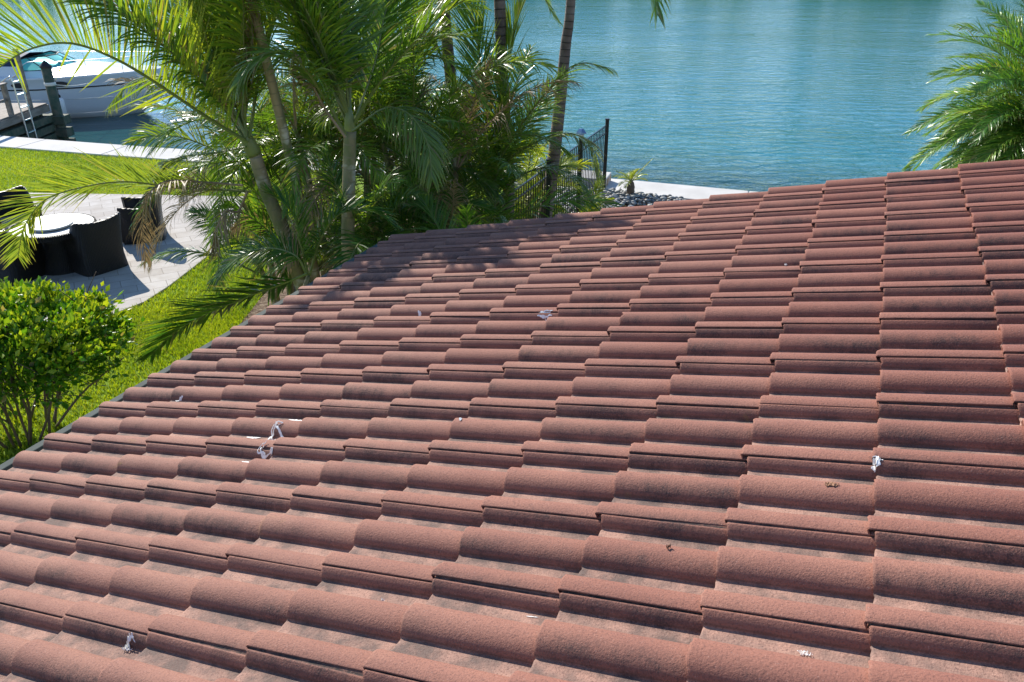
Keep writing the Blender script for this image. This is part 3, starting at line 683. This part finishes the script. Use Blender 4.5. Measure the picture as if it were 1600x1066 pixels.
# date palm on the right
t_ = thing('date_palm', 'round headed date palm with glossy arching green fronds beyond the roof at the right', 'palm tree', (7.6, 10.6, 0))
ctr = Vector((6.85, 10.2, 2.66))
trunk(t_, [(7.15, 10.5, 0), (7.1, 10.45, 1.5), ctr], .14, .12, 'trunk', n=18)
rg = np.random.default_rng(5)
for i in range(230):
    q = ((i*89) % 230)/229; a = R_(i*137.5); e = R_(62-90*q+rg.normal(0, 8))
    frond(t_, arc(ctr+Vector((0, 0, .15-.3*q)), a, e, rg.uniform(1.35, 2.0), .9+.9*q, sway=rg.normal(0, .2)), leaf=.34, n=56, roll=rg.normal(0, .4), vee=.4, droop=.7, tone=float(np.clip(rg.normal(.42, .16), 0, 1)), wid=.010, rr=.010, seed=900+i, mat='date_leaf', ang=(58, 30), seg=3, pet=.1)

# ------------------------------------------------------------------ shrub
def shrub():
    t_ = thing('shrub', 'leafy shrub with lime yellow top leaves and bare dark stems on the lawn', 'shrub', (-4.95, 7.2, 0))
    rg = np.random.default_rng(9); c0 = Vector((-5.3, 7.2, 1.0)); m = MB(); tips = []
    for i in range(26):
        a = rg.uniform(0, 6.28); rad = rg.uniform(.3, 1.45); b = Vector((c0.x+.35*math.cos(a), c0.y+.3*math.sin(a), 0))
        p = Vector((c0.x+rad*math.cos(a), c0.y+.9*rad*math.sin(a), rg.uniform(.75, 1.35)))
        mid = b.lerp(p, .5)+Vector((rg.normal(0, .06), rg.normal(0, .06), -.02))
        m.tube(catmull([b, mid, p], 8), [.016-.0012*k for k in range(8)], 5)
        for j in range(5):
            s = b.lerp(p, rg.uniform(.35, .95)); e = s+Vector((rg.normal(0, .22), rg.normal(0, .22), rg.uniform(.15, .4)))
            m.tube([s, s.lerp(e, .5)+Vector((0, 0, .02)), e], [.007, .005, .003], 4)
    m.build('stems', M['bark'], t_, smooth=True)
    n = 28000; V = []; Fq = []; T = []
    k = 0
    cl = [(rg.normal(0, 1), rg.normal(0, 1), rg.normal(0, 1)) for _ in range(230)]
    cl = [Vector(c).normalized()*rg.uniform(.62, 1.03) for c in cl]
    while k < n:
        c = cl[rg.integers(len(cl))]
        q = Vector((c.x+rg.normal(0, .075), c.y+rg.normal(0, .075), c.z+rg.normal(0, .085)))
        p = Vector((c0.x+q.x*1.25, c0.y+q.y*1.1, c0.z+q.z*.52))
        if q.z < -.55 and rg.random() < .85: k += 1; continue
        if q.x > .35 and q.z < .0 and rg.random() < .6: k += 1; continue
        out = Vector((q.x, q.y, q.z*1.2+.6)).normalized(); d = (out+Vector(rg.normal(0, .55, 3))).normalized()
        L = rg.uniform(.035, .085)+.05*rg.random()**3; s = d.cross(Vector(rg.normal(0, 1, 3))).normalized(); nrm = s.cross(d); w_ = L*.27
        b = len(V)
        V += [p, p+d*L*.45+s*w_-nrm*.004, p+d*L, p+d*L*.45-s*w_-nrm*.004, p+d*L*.48+nrm*L*.08]
        Fq += [(b, b+1, b+4), (b+1, b+2, b+4), (b+2, b+3, b+4), (b+3, b, b+4)]
        new = 1 if (q.length > .86 and q.z > .25 and rg.random() < .72) else 0
        tn = float(np.clip(rg.normal(.82, .12) if new else rg.normal(.40, .16), 0, 1)); T += [(tn, .8 if rg.random() < .03 else 0, 0)]*5; k += 1
    np_mesh('foliage', np.array([tuple(v) for v in V]), np.array(Fq), np.array(T), M['bush_leaf'], t_)
shrub()

# ------------------------------------------------------------------ patio set
TC = Vector((-7.2, 11.95, .0))
t_ = thing('patio_table', 'round patio table with a pale stone top and woven dark edge among the wicker armchairs', 'table', TC, world=False)
m = MB(); m.lathe([(.56, .715), (.585, .72), (.585, .745), (.0001, .745)], 48); m.build('tabletop', M['table_top'], t_, smooth=False)
m = MB()
for i in range(120):
    a = 2*math.pi*i/120; c, s = math.cos(a), math.sin(a)
    m.tube([(.592*c, .592*s, .744), (.61*c, .61*s, .742), (.618*c, .618*s, .70), (.606*c, .606*s, .66)], .0085, 5)
m.lathe([(.56, .66), (.609, .66), (.614, .735), (.59, .738), (.57, .70)], 48); m.build('woven_rim', M['wicker'], t_, smooth=True)
m = MB(); m.lathe([(.34, 0), (.36, .02), (.24, .25), (.22, .5), (.38, .69), (.0001, .70)], 28); m.build('base', M['wicker'], t_, smooth=True)
ls = MB(); ls.lathe([(.10, 0), (.10, .018), (.30, .02), (.312, .028), (.312, .043), (.305, .048), (.0001, .048)], 48)
o = ls.build('turntable', M['table_top'], None, smooth=False); o.location = Vector((-7.17, 11.86, .747)); tag(o, 'thin round pale turntable disc lying on the patio table', 'turntable')

def chair_meshes(t_):
    # horseshoe shell, local +Y is the front; a = angle round the back
    n = 60; m = MB(); W = .335; D = .345
    def outline(u, z):                        # u in -1..1 round the shell from right front to left front
        a = u*R_(128); ex = 5.5
        c, s = math.sin(a), -math.cos(a)
        r = (abs(c)**ex+abs(s)**ex)**(-1/ex); fl = 1+.17*(max(0, (z-.2))/.65)**1.5*(1 if abs(u) < .8 else .6)
        fl += .06*max(0, .2-z)/.2
        return Vector((c*r*W*fl, s*r*D*fl, z))
    def top(u):
        q = abs(u)
        q2 = min(1, max(0, (q-.36)/.30)); sm = q2*q2*(3-2*q2)
        return .82+.05*min(1, (q/.35)**2)-.27*sm+(.04*(q-.7)/.3 if q > .7 else 0)
    zs = [0, .12, .25, .4, .55, .7, .85, 1]
    for k in range(n+1):
        u = -1+2*k/n; tp = top(u)
        for z in zs: m.vert(outline(u, z*tp))
        q = outline(u, tp); inn = Vector((-q.x, -q.y, 0)).normalized()*.055
        m.vert(q+inn*.5+Vector((0, 0, .014))); m.vert(q+inn)
        for z in (tp*.8, .36, .30):
            q = outline(u, z); inn = Vector((-q.x, -q.y, 0)).normalized()*.06; m.vert(q+inn)
    N = len(zs)+5
    for k in range(n):
        for j in range(N-1): a = k*N+j; m.f.append((a, a+N, a+N+1, a+1))
    for k in (0, n):
        b = k*N; m.f.append(tuple(b+j for j in range(N)) if k else tuple(b+j for j in range(N))[::-1])
    m.build('shell', M['wicker'], t_, smooth=True)
    m = MB(); m.box(-.30, .30, .0, .33, .02, .34); m.box(-.28, .28, -.28, .0, .02, .34); m.build('seat_base', M['wicker'], t_, bevel=.02)
    m = MB(); m.box(-.27, .27, -.27, .33, .342, .43); m.build('cushion', M['cushion'], t_, bevel=.03)
    m = MB()
    for x in (-.26, .26):
        for y in (-.24, .26): m.box(x-.02, x+.02, y-.02, y+.02, 0, .02)
    m.build('feet', M['dark_metal'], t_)
ch0 = None
for loc, face, lab in (((-6.67, 12.0), (-.81, .59), 'dark wicker armchair right of the round table, the one nearest the lawn strip'),
                       ((-6.52, 13.42), (-.90, -.30), 'dark wicker armchair farther back, right of the table and behind the hanging brown frond tip'),
                       ((-7.73, 11.6), (.31, .95), 'dark wicker armchair on the near side of the round table behind the shrub'),
                       ((-8.5, 13.1), (.75, -.62), 'dark wicker armchair on the far left side of the round table'),
                       ((-8.55, 11.75), (1, .25), 'dark wicker armchair left of the round table at the left edge of the photo')):
    rz = math.atan2(face[1], face[0])-math.pi/2
    if ch0 is None:
        ch0 = thing('wicker_armchair', lab, 'chair', (*loc, .03), rz, 'wicker armchairs round the patio table', world=False); ch0.scale = (1.03, 1.03, 1.0); chair_meshes(ch0)
    else:
        c = ch0.copy(); C.objects.link(c); c.location = (*loc, .03); c.rotation_euler = (0, 0, rz); c['label'] = lab
        for k in list(ch0.children): d = k.copy(); C.objects.link(d); d.parent = c

# ------------------------------------------------------------------ fence, platform, rocks
FD = Vector((-.372, -.928, 0)).normalized(); F0 = Vector((1.90, 16.15, 0))
fe = thing('picket_fence', 'black metal picket fence running from the seawall toward the roof', 'fence', F0)
m = MB(); L = 6.6
for z in (1.42, 1.27, .16): p0 = F0+FD*0+Vector((0, 0, z)); p1 = F0+FD*L+Vector((0, 0, z)); m.tube([p0, p1], .017, 4)
m.build('rail', M['dark_metal'], fe)
m = MB(); s = .11
while s < L:
    p = F0+FD*s; m.tube([p+Vector((0, 0, .08)), p+Vector((0, 0, 1.42))], .0115, 4); s += .105
m.build('pickets', M['dark_metal'], fe)
for s in (0, 1.75, 3.5, 5.25, 6.6):
    m = MB(); p = F0+FD*s; m.box(p.x-.035, p.x+.035, p.y-.035, p.y+.035, 0, 1.52); m.box(p.x-.042, p.x+.042, p.y-.042, p.y+.042, 1.52, 1.545); m.build('post', M['dark_metal'], fe)
p = F0+FD*1.75
sl = thing('post_lamp', 'small pale blue and white lamp on the second fence post', 'lamp', (p.x, p.y, 1.545), world=False)
m = MB(); m.box(-.05, .05, -.05, .05, 0, .05); m.build('lamp_body', M['white_paint'], sl, bevel=.008)
simple('solar_blue', (.12, .22, .42), .25, .3, 12)
m = MB(); m.lathe([(.09, .05), (.10, .06), (.04, .14), (.0001, .15)], 4); m.build('lamp_cap', M['solar_blue'], sl)
# raised platform along the wall left of the fence
d = Vector((.952, -.306, 0)); nn2 = Vector((.306, .952, 0))
pl = thing('concrete_platform', 'raised concrete platform on the seawall behind the fence with a rust stained end', 'platform', (2.0, 16.6, 0))
m = MB(); a = Vector((1.96, 16.42, 0)); b = a+nn2*.62
P = [a, b, b-d*7.5, a-d*7.5]; m.prism([(q.x, q.y) for q in P], .05, .235); m.build('top_slab', M['concrete'], pl, bevel=.012)
m = MB(); P = [a+d*.004+nn2*.02, b+d*.004-nn2*.02, b-d*.3-nn2*.02, a-d*.3+nn2*.02]; m.prism([(q.x, q.y) for q in P], .055, .20); m.build('end_face', M['stained'], pl)
# river rocks (stuff)
def rocks():
    rg = np.random.default_rng(4); V = []; Fq = []; T = []
    n = 1500
    ico = [(0, 0, 1), (.894, 0, .447), (.276, .851, .447), (-.724, .526, .447), (-.724, -.526, .447), (.276, -.851, .447), (.724, .526, -.447), (-.276, .851, -.447), (-.894, 0, -.447), (-.276, -.851, -.447), (.724, -.526, -.447), (0, 0, -1)]
    fs = [(0, 1, 2), (0, 2, 3), (0, 3, 4), (0, 4, 5), (0, 5, 1), (1, 6, 2), (2, 7, 3), (3, 8, 4), (4, 9, 5), (5, 10, 1), (6, 7, 2), (7, 8, 3), (8, 9, 4), (9, 10, 5), (10, 6, 1), (11, 7, 6), (11, 8, 7), (11, 9, 8), (11, 10, 9), (11, 6, 10)]
    for i in range(n):
        x = rg.uniform(.75, 3.5); y = rg.uniform(14.0, 16.3)
        if y > swy(x)-1.03: continue
        if x > 2.1 and y < 15.15+rg.normal(0, .1): continue
        s = rg.uniform(.03, .065); sc = (s*rg.uniform(.8, 1.3), s*rg.uniform(.8, 1.3), s*.6); a = rg.uniform(0, 6.28); b = len(V)
        z = .03+rg.uniform(0, .06)+.08*math.exp(-((x-1.6)**2+(y-15.3)**2)*2)
        for v in ico: V.append((x+(v[0]*math.cos(a)-v[1]*math.sin(a))*sc[0], y+(v[0]*math.sin(a)+v[1]*math.cos(a))*sc[1], z+v[2]*sc[2]))
        Fq += [(b+f[0], b+f[1], b+f[2]) for f in fs]; T += [(rg.random()**1.3, 0, 0)]*12
    o = np_mesh('river_rocks', np.array(V), np.array(Fq), np.array(T), M['stone'], smooth=True); tag(o, 'bed of grey river rocks between the fence and the seawall', 'rocks', kind='stuff')
rocks()
m = MB(); m.prism([(.6, 13.6), (3.8, 13.6), (3.8, 15.55), (2.2, 16.1), (.6, 16.35)], -.02, .02); tag(m.build('gravel_bed', M['mulch']), kind='structure')
# little palm by the rocks
sp = thing('small_palm', 'tiny spiky palm with a stubby brown trunk standing by the rocks on the seawall', 'palm', (2.42, 15.9, 0))
m = MB(); m.lathe([(.055, 0), (.075, .08), (.085, .2), (.06, .3), (.03, .33)], 12, (2.42, 15.9, .02)); m.build('trunk', M['bark'], sp, smooth=True)
rg = np.random.default_rng(8)
for i in range(13):
    e = R_(rg.uniform(5, 75)); a = R_(i*137.5+30)
    frond(sp, arc((2.42, 15.9, .34), a, e, rg.uniform(.28, .42), .8), leaf=.14, n=18, tone=.85, wid=.006, rr=.006, droop=.3, seed=1200+i, vee=.5, ang=(50, 20), seg=2)
frond(sp, arc((2.42, 15.9, .34), R_(25), R_(42), .62, .1), leaf=.10, n=20, tone=.9, wid=.006, rr=.007, droop=.1, seed=1230, ang=(25, 12), seg=2)

# ------------------------------------------------------------------ pier and boat
pr = thing('pier', 'weathered wooden pier with pale sunlit deck beside the moored boat', 'pier', (-15.2, 23, 0))
m = MB()
for i in range(24):
    y0 = 21.2+i*.148; m.box(-17.2, -14.08, y0, y0+.138, .26, .30)
m.build('deck', M['wood'], pr)
m = MB(); m.box(-14.10, -14.04, 21.2, 24.76, .06, .255); m.box(-17.2, -14.1, 24.70, 24.76, .06, .255); m.box(-16.9, -16.8, 21.2, 24.7, .06, .255); m.build('stringer', M['wood'], pr)
for x, y in ((-14.35, 22.3), (-14.35, 24.4), (-16.4, 22.3), (-16.4, 24.4)):
    m = MB(); m.tube([(x, y, -2), (x, y, .055)], .13, 12); m.build('support_pile', M['pile'], pr, smooth=True)
for z in (-.15, -.42, -.68, -.94):
    m = MB(); m.box(-14.2, -14.0, 21.3, 25.0, z-.10, z+.10); m.build('beam', M['pile'], pr)
for z in (-.22, -.6, -.95):
    m = MB(); m.box(-17, -13.66, 24.70, 25.12, z-.13, z+.13); m.build('end_timber', M['pile'], pr, bevel=.02)
m = MB(); m.box(-17, -14.22, 24.5, 24.62, -.6, .04); m.build('crossbeam', M['pile'], pr)
rl = MB()
for y in (21.9, 22.95): rl.box(-14.2, -14.08, y-.06, y+.06, .30, 1.12)
rl.box(-14.22, -14.06, 21.2, 23.05, 1.12, 1.16); rl.box(-14.17, -14.12, 21.2, 22.9, .68, .75)
rl.build('railing', M['wood'], pr, bevel=.008)
po = MB(); po.box(-14.2, -14.08, 23.9, 24.02, .3, 1.95); tag(po.build('mooring_post', M['wood'], bevel=.01), 'slim grey wooden post standing on the pier beside the ladder', 'post')
pi = thing('piling', 'green topped round piling with a dark cone cap at the pier end', 'piling', (-13.93, 24.92, WZ))
m = MB(); m.tube([(-13.93, 24.92, -2.5), (-13.93, 24.92, 1.3)], .145, 16); m.build('pile_shaft', M['pile'], pi, smooth=True)
m = MB(); m.lathe([(.165, 0), (.165, .05), (.02, .2)], 16, (-13.93, 24.92, 1.3)); m.build('pile_cap', M['black_rubber'], pi)
m = MB(); m.lathe([(.15, 0), (.165, .03), (.165, .07), (.15, .10)], 16, (-13.93, 24.92, .78)); m.build('rope_wrap', M['rope'], pi, smooth=True)
ld = thing('ladder', 'aluminium boat ladder with handrails on the side of the pier', 'ladder', (-13.95, 23.3, -.6))
for y in (23.15, 23.55):
    m = MB(); m.tube(catmull([(-13.95, y, -.85), (-13.96, y, .4), (-13.98, y, 1.2), (-14.08, y, 1.28), (-14.3, y, 1.15)], 16), .022, 8); m.build('side_rail', M['aluminium'], ld, smooth=True)
for z in (-.6, -.25, .1, .45, .8, 1.15):
    m = MB(); m.box(-13.99, -13.91, 23.16, 23.54, z-.015, z+.015); m.build('rung', M['aluminium'], ld)

def boat():
    OB = Vector((-12.5, 30.3, WZ)); hd = Vector((1, .07, 0)).normalized(); sdv = Vector((-hd.y, hd.x, 0))
    bt = thing('motor_boat', 'white cabin cruiser with green tinted windscreen and dark canopy moored beyond the pier', 'boat', (-17, 29.8, WZ))
    def W(s, b, z): return OB-hd*s+sdv*b+Vector((0, 0, z))       # s metres aft of the bow, b to port(+far)
    Ls = [0, .25, .6, 1.1, 1.8, 2.8, 4.0, 5.5, 7.2, 9.2]
    def beam(s): return 1.62*min(1, (s/3.6))**.62*(1-.04*max(0, s-6)/3)
    def sheer(s): return 1.55-.05*s*.9+.004*s*s
    def sec(s, sgn):
        B = beam(s); Z = sheer(s); rk = max(0, 1-s/1.6)
        bow = max(0, 1-s/3.0)
        pts = [(0, -.35+rk*1.25*1.0), (B*.55*(1-.6*bow), -.12+rk*1.05), (B*(.86-.38*bow), .18+rk*.72), (B*(.90-.25*bow), .42+rk*.5), (B*(.95-.12*bow), .72+rk*.3), (B*.985, Z-.36), (B, Z-.04), (B*1.015, Z-.02), (B*.995, Z+.03)]
        pts = [(b, min(z, Z-.40+.01*i) if i < 5 else z) for i, (b, z) in enumerate(pts)]
        return [W(s, -sgn*b, z) for b, z in pts]
    m = MB(); n = 9
    for sg in (1, -1):
        base = len(m.v)
        for s in Ls:
            for p in sec(s, sg): m.vert(p)
        for i in range(len(Ls)-1):
            for j in range(n-1):
                a = base+i*n+j; f = (a, a+n, a+n+1, a+1); m.f.append(f if sg == 1 else f[::-1])
    m.build('hull', M['gel_coat'], bt, smooth=True)
    m = MB()                                                       # transom
    q = sec(9.2, 1)+sec(9.2, -1)[::-1]
    for p in q: m.vert(p)
    m.f.append(tuple(range(len(q)))); m.build('transom', M['gel_coat'], bt)
    m = MB(); st = [.02, .4, 1.0, 1.8, 2.8, 3.8, 4.6]               # crowned foredeck with cabin trunk
    fr = [-1, -.86, -.62, -.3, 0, .3, .62, .86, 1]
    for s in st:
        B = beam(s)*.99; Z = sheer(s)+.02; cr = .30*min(1, max(0, (s-.5)/2.6))**.9
        for f in fr: hgt = {1: 0, .86: .03, .62: .8, .3: .97, 0: 1}[abs(f)]; m.vert(W(s, f*B, Z+cr*hgt+.02*(1-abs(f))))
    for i in range(len(st)-1):
        for j in range(8): a = i*9+j; m.f.append((a, a+1, a+10, a+9))
    m.build('foredeck', M['gel_coat'], bt, smooth=True)
    m = MB()                                                       # side decks and cockpit coaming aft
    for sg in (-1, 1):
        for s0, s1 in ((4.6, 9.2),):
            i = len(m.v)
            for s in (s0, s1):
                B = beam(s)
                for b, z in ((B*.99, sheer(s)+.02), (B*.8, sheer(s)+.05), (B*.74, sheer(s)+.36), (B*.68, sheer(s)+.36), (B*.66, .5)): m.vert(W(s, sg*b, z))
            for j in range(4): m.f.append((i+j, i+5+j, i+6+j, i+j+1))
    m.build('coaming', M['gel_coat'], bt)
    m = MB(); B = 1.1
    for p in (W(4.6, -B, .5), W(4.6, B, .5), W(9.15, B, .5), W(9.15, -B, .5)): m.vert(p)
    m.f.append((0, 1, 2, 3)); m.build('cockpit_floor', M['gel_coat'], bt)
    m = MB()                                                       # rub rail and strakes
    for sg in (1, -1):
        m.tube([sec(s, sg)[5]-sdv*.01*sg+Vector((0, 0, .0)) for s in Ls], .022, 5)
    m.build('rub_rail', M['black_rubber'], bt)
    m = MB()
    for j, up in ((4, 0), (2, .02)):
        m.tube([sec(s, 1)[j]-sdv*.006+Vector((0, 0, up)) for s in Ls[2:]], .012, 4)
    m.build('strake', M['aluminium'], bt)
    for s in (3.25, 4.55):                                         # portholes
        m = MB(); c = sec(s, 1); p = c[5].lerp(c[6], .5)-sdv*.035
        ring = [p+hd*.27*math.cos(a)+Vector((0, 0, .085*math.sin(a))) for a in np.linspace(0, 2*math.pi, 24)[:-1]]
        for q in ring: m.vert(q)
        for q in ring: m.vert(q+sdv*.06)
        N = len(ring); m.f.append(tuple(range(N)))
        for k in range(N): m.f.append((k, (k+1) % N, N+(k+1) % N, N+k))
        m.build('porthole', M['black_rubber'], bt)
    # windscreen
    B = 1.1; zt = 2.05; zb = sheer(4.6)+.22
    ws = thing  # (frame and panes are parts of the boat)
    P = [(4.2, -.42*B), (4.5, -.85*B), (5.6, -B*1.0), (6.6, -B*1.02)]
    pts_b = [(5.7, -B*1.02), (3.8, -B*.98), (3.15, -B*.55), (2.95, 0), (3.15, B*.55), (3.8, B*.98), (5.7, B*1.02)]
    pts_t = [(5.7, -B*.9), (4.4, -B*.86), (3.95, -B*.5), (3.8, 0), (3.95, B*.5), (4.4, B*.86), (5.7, B*.9)]
    m = MB()
    for i, ((s, b), (s2, b2)) in enumerate(zip(pts_b, pts_t)): m.vert(W(s, b, zb if 0 < i < 6 else zb-.05)); m.vert(W(s2, b2, zt if 0 < i < 6 else zt-.3))
    for i in range(6): m.f.append((2*i, 2*i+2, 2*i+3, 2*i+1))
    wd = m.build('windscreen', M['green_glass'], bt)
    fm = MB()
    tp = [W(s, b, zt if 0 < i < 6 else zt-.3) for i, (s, b) in enumerate(pts_t)]; bp = [W(s, b, zb if 0 < i < 6 else zb-.05) for i, (s, b) in enumerate(pts_b)]
    fm.tube(tp, .022, 5); fm.tube(bp, .02, 5)
    for a_, b_ in list(zip(tp, bp))[::1]: fm.tube([a_, b_], .018, 5)
    fm.build('windscreen_frame', M['black_rubber'], wd)
    m = MB(); v = []                                                 # canopy
    for i, s in enumerate((4.7, 6.2, 7.6, 9.0)):
        for b, z in ((-1.2, 1.62-.02*i), (-.95, 2.02-.03*i), (0, 2.12-.03*i), (.95, 2.02-.03*i), (1.2, 1.62-.02*i)): m.vert(W(s, b, z))
    for i in range(3):
        for j in range(4): a = i*5+j; m.f.append((a, a+1, a+6, a+5))
    cv = m.build('canopy', M['canvas'], bt); sm = cv.modifiers.new('s', 'SOLIDIFY'); sm.thickness = .02
    m = MB()
    for s in (5.4, 7.6, 9.0):
        for sg in (-1, 1): m.tube([W(s, sg*1.17, 1.3), W(s, sg*1.18, 1.7)], .014, 5)
    m.build('canopy_frame', M['aluminium'], bt)
    m = MB()                                                       # bow rail
    for sg in (1, -1):
        top = [W(s, sg*beam(max(s, .15))*.9, sheer(s)+.52) for s in (.05, .5, 1.2, 2.2, 3.3, 4.2)]+[W(4.7, sg*beam(4.7)*.93, sheer(4.7)+.05)]
        m.tube(catmull(top, 24), .013, 5)
        for s in (.4, 1.3, 2.4, 3.5): m.tube([W(s, sg*beam(s)*.93, sheer(s)), W(s, sg*beam(s)*.9, sheer(s)+.5)], .011, 5)
    m.build('bow_rail', M['aluminium'], bt, smooth=True)
    return W, sec, hd, sdv
Wb, sec, hd, sdv = boat()
p = aty(92, 160, 28.0); p = Vector((p.x, 28.1, 0))
fd = thing('boat_fender', 'white cylindrical fender hanging from a dark line on the boat side', 'fender', (p.x, p.y, -.6))
m = MB(); m.lathe([(.03, -.72), (.09, -.68), (.125, -.62), (.125, -.22), (.09, -.16), (.03, -.12)], 18, (p.x, p.y, 0)); m.build('fender_body', M['white_paint'], fd, smooth=True)
m = MB(); m.lathe([(.03, -.13), (.05, -.11), (.05, -.05), (.02, -.02)], 12, (p.x, p.y, 0)); m.build('fender_end', M['black_rubber'], fd)
m = MB(); m.tube([(p.x, p.y, -.03), (p.x-.06, p.y+.12, .42)], .012, 5); m.build('fender_line', M['black_rubber'], fd)
m = MB(); a = Vector((-13.93, 24.78, .84)); b = Wb(2.2, -1.2, 1.25); m.tube(catmull([a, a.lerp(b, .5)+Vector((0, 0, -.08)), b], 14), .012, 5)
tag(m.build('mooring_line', M['rope'], smooth=True), 'thin pale mooring line from the green piling to the bow of the boat', 'rope')

# ------------------------------------------------------------------ scraps lying on the roof
from mathutils.bvhtree import BVHTree
rme = roof_obj.data
BV = BVHTree.FromPolygons([v.co.copy() for v in rme.vertices], [tuple(p.vertices) for p in rme.polygons])
ROFF = roof_obj.matrix_parent_inverse.translation+house.location
def onroof(p):
    h = BV.ray_cast(Vector(p)+NR*.25, -NR)
    return h[0] if h[0] is not None else Vector(p)
def scrap(x, y, L, ang, lab, seed, mat='paper', wdt=.008, curl=1, name='paper_scrap', n=3, lift=0, cat='scrap'):
    rg = np.random.default_rng(seed); m = MB(); d = ray(x, y); h = BV.ray_cast(Vector((0, 0, H)), d.normalized()); c = h[0]
    e1 = (-DV*math.cos(ang)+DU*math.sin(ang)); e2 = NR.cross(e1)
    for j in range(n):
        P = []; p = -e1*L/2*rg.uniform(.5, 1)+e2*rg.normal(0, .08)*L
        for k in range(8):
            P.append(p.copy()); p = p+e1*L/8*rg.uniform(.6, 1.3)+e2*rg.normal(0, .13)*L*curl
        P = catmull(P, 26); b = len(m.v)
        for k, q in enumerate(P):
            w_ = wdt*rg.uniform(.6, 1.15)*(.4+math.sin(math.pi*k/25)); zz = .0015+(.003*math.sin(k*.9+j)+.003+rg.uniform(0, .004))*curl
            for sg in (-1, 1): m.vert(onroof(c+q+e2*w_*sg)+NR*(zz+(rg.uniform(0, .004)*curl if sg > 0 else 0)))
        for k in range(25): m.f.append((b+2*k, b+2*k+2, b+2*k+3, b+2*k+1))
    o = m.build(name, M[mat]); s = o.modifiers.new('s', 'SOLIDIFY'); s.thickness = .001
    return tag(o, lab, cat)
scrap(437, 680, .12, 1.0, 'largest crumpled white paper strip draped over a tile at the left of the roof', 1, n=4, wdt=.0035)
scrap(418, 705, .12, 1.0, 'thin white strip trailing below the large crumpled one', 2, n=2, wdt=.003)
scrap(388, 722, .07, .05, 'short white scrap in the tile channel under the crumpled strip', 3, n=2, curl=.2, wdt=.004)
scrap(395, 685, .07, .05, 'white flakes in the channel left of the crumpled strip', 4, n=1, curl=.2, wdt=.004)
scrap(466, 656, .10, .05, 'thin white strip at the joint above the crumpled strip', 5, n=1, curl=.2, wdt=.003)
scrap(202, 1016, .035, -.3, 'small crumpled white scrap near the lower left of the photo', 6, n=4, wdt=.0018)
scrap(1255, 1021, .028, -.3, 'tiny curled white scrap near the bottom between two right hand tile rows', 7, n=2, wdt=.0014, curl=.8)
scrap(280, 624, .06, -.1, 'white flake lying among the tiles close to the gutter', 8, n=1, curl=.3, wdt=.004)
scrap(852, 498, .09, .1, 'white streak of scraps in the upper middle of the roof', 9, n=2, curl=.2, wdt=.0035)
scrap(720, 656, .025, .9, 'small white flake at the middle of the roof beside a tile end', 10, n=1, curl=.4, wdt=.004)
scrap(828, 966, .04, -.1, 'thin white sliver in the channel at the lower middle', 11, n=1, curl=.02, wdt=.0009)
scrap(655, 491, .03, .4, 'white chip stuck at a tile corner left of the palm shadow', 12, n=1, curl=.4, wdt=.005)
scrap(1370, 719, .03, .2, 'white scrap wedged at the chipped tile corner on the right', 13, n=3, curl=.15, wdt=.004)
scrap(1300, 757, .04, -.1, 'broken reddish brown leaf on a right hand tile', 14, mat='leaf_litter', name='dry_leaf', n=2, curl=.4, wdt=.0035, cat='leaf')
scrap(1045, 858, .012, 0, 'tiny yellow leaf bit at the top of a tile low on the right', 15, mat='leaf_litter', name='dry_leaf', n=1, cat='leaf', wdt=.003)
scrap(1228, 416, .015, 0, 'tiny white speck high on the right of the roof', 16, n=1, wdt=.004)
scrap(600, 940, .012, 0, 'tiny white crumb in the channel at the bottom left of centre', 17, n=1, wdt=.0015)

# ------------------------------------------------------------------ far bank of the canal, above the top of the photo
m = MB(); m.prism([(-400, 118), (400, 112), (400, 400), (-400, 400)], WZ-1, .3); tag(m.build('far_bank', M['lawn']), kind='structure')
def far_trees():
    rg = np.random.default_rng(77); V = []; Fq = []; T = []
    for c in range(110):
        X = rg.uniform(-150, 160)
        if 20 < X < 27: continue
        Y = 122+rg.uniform(0, 12); hh = rg.uniform(4, 9); rw = rg.uniform(2.5, 5)
        n = 130; P = rg.normal(0, .42, (n, 3))*[rw, rw, hh*.5]+[X, Y, hh*.55]; P[:, 2] = np.clip(P[:, 2], .3, None)
        for p in P:
            a = rg.normal(0, 1, 3); a /= np.linalg.norm(a); b = np.cross(a, rg.normal(0, 1, 3)); b /= np.linalg.norm(b); s_ = rg.uniform(.4, .9); k = len(V)
            V += [p-a*s_, p-b*s_*.6, p+a*s_, p+b*s_*.6]; Fq.append((k, k+1, k+2, k+3)); T += [(rg.random()*.5, 0, 0)]*4
    o = np_mesh('far_trees', np.array(V), np.array(Fq), np.array(T), M['palm_leaf']); tag(o, 'line of trees on the far bank of the water', 'trees', kind='stuff')
far_trees()

# leaf flakes added in the gutter in place of dark leaf shadows
def litter():
    rg = np.random.default_rng(31); m = MB()
    for i in range(420):
        u = rg.uniform(U0+.1, U0+6.5); h_ = rg.uniform(-.015, .08); p = EV+HD*h_+DU*u; z = EZ-.156+rg.uniform(0, .03); p = Vector((p.x, p.y, z))
        a = Vector(rg.normal(0, 1, 3)); a.z *= .3; a.normalize(); b = a.cross(Vector((rg.normal(0, .3), rg.normal(0, .3), 1))).normalized(); L = rg.uniform(.012, .035)
        k = len(m.v); m.tone = (rg.random(), 1, 0)
        for q in (p-a*L, p-b*L*.35, p+a*L, p+b*L*.35): m.vert(q)
        m.f.append((k, k+1, k+2, k+3))
    tag(m.build('leaf_litter', M['leaf_litter']), 'added dry brown leaf litter in the gutter, standing in for dark leaf shadows', 'leaves', kind='stuff')
litter()
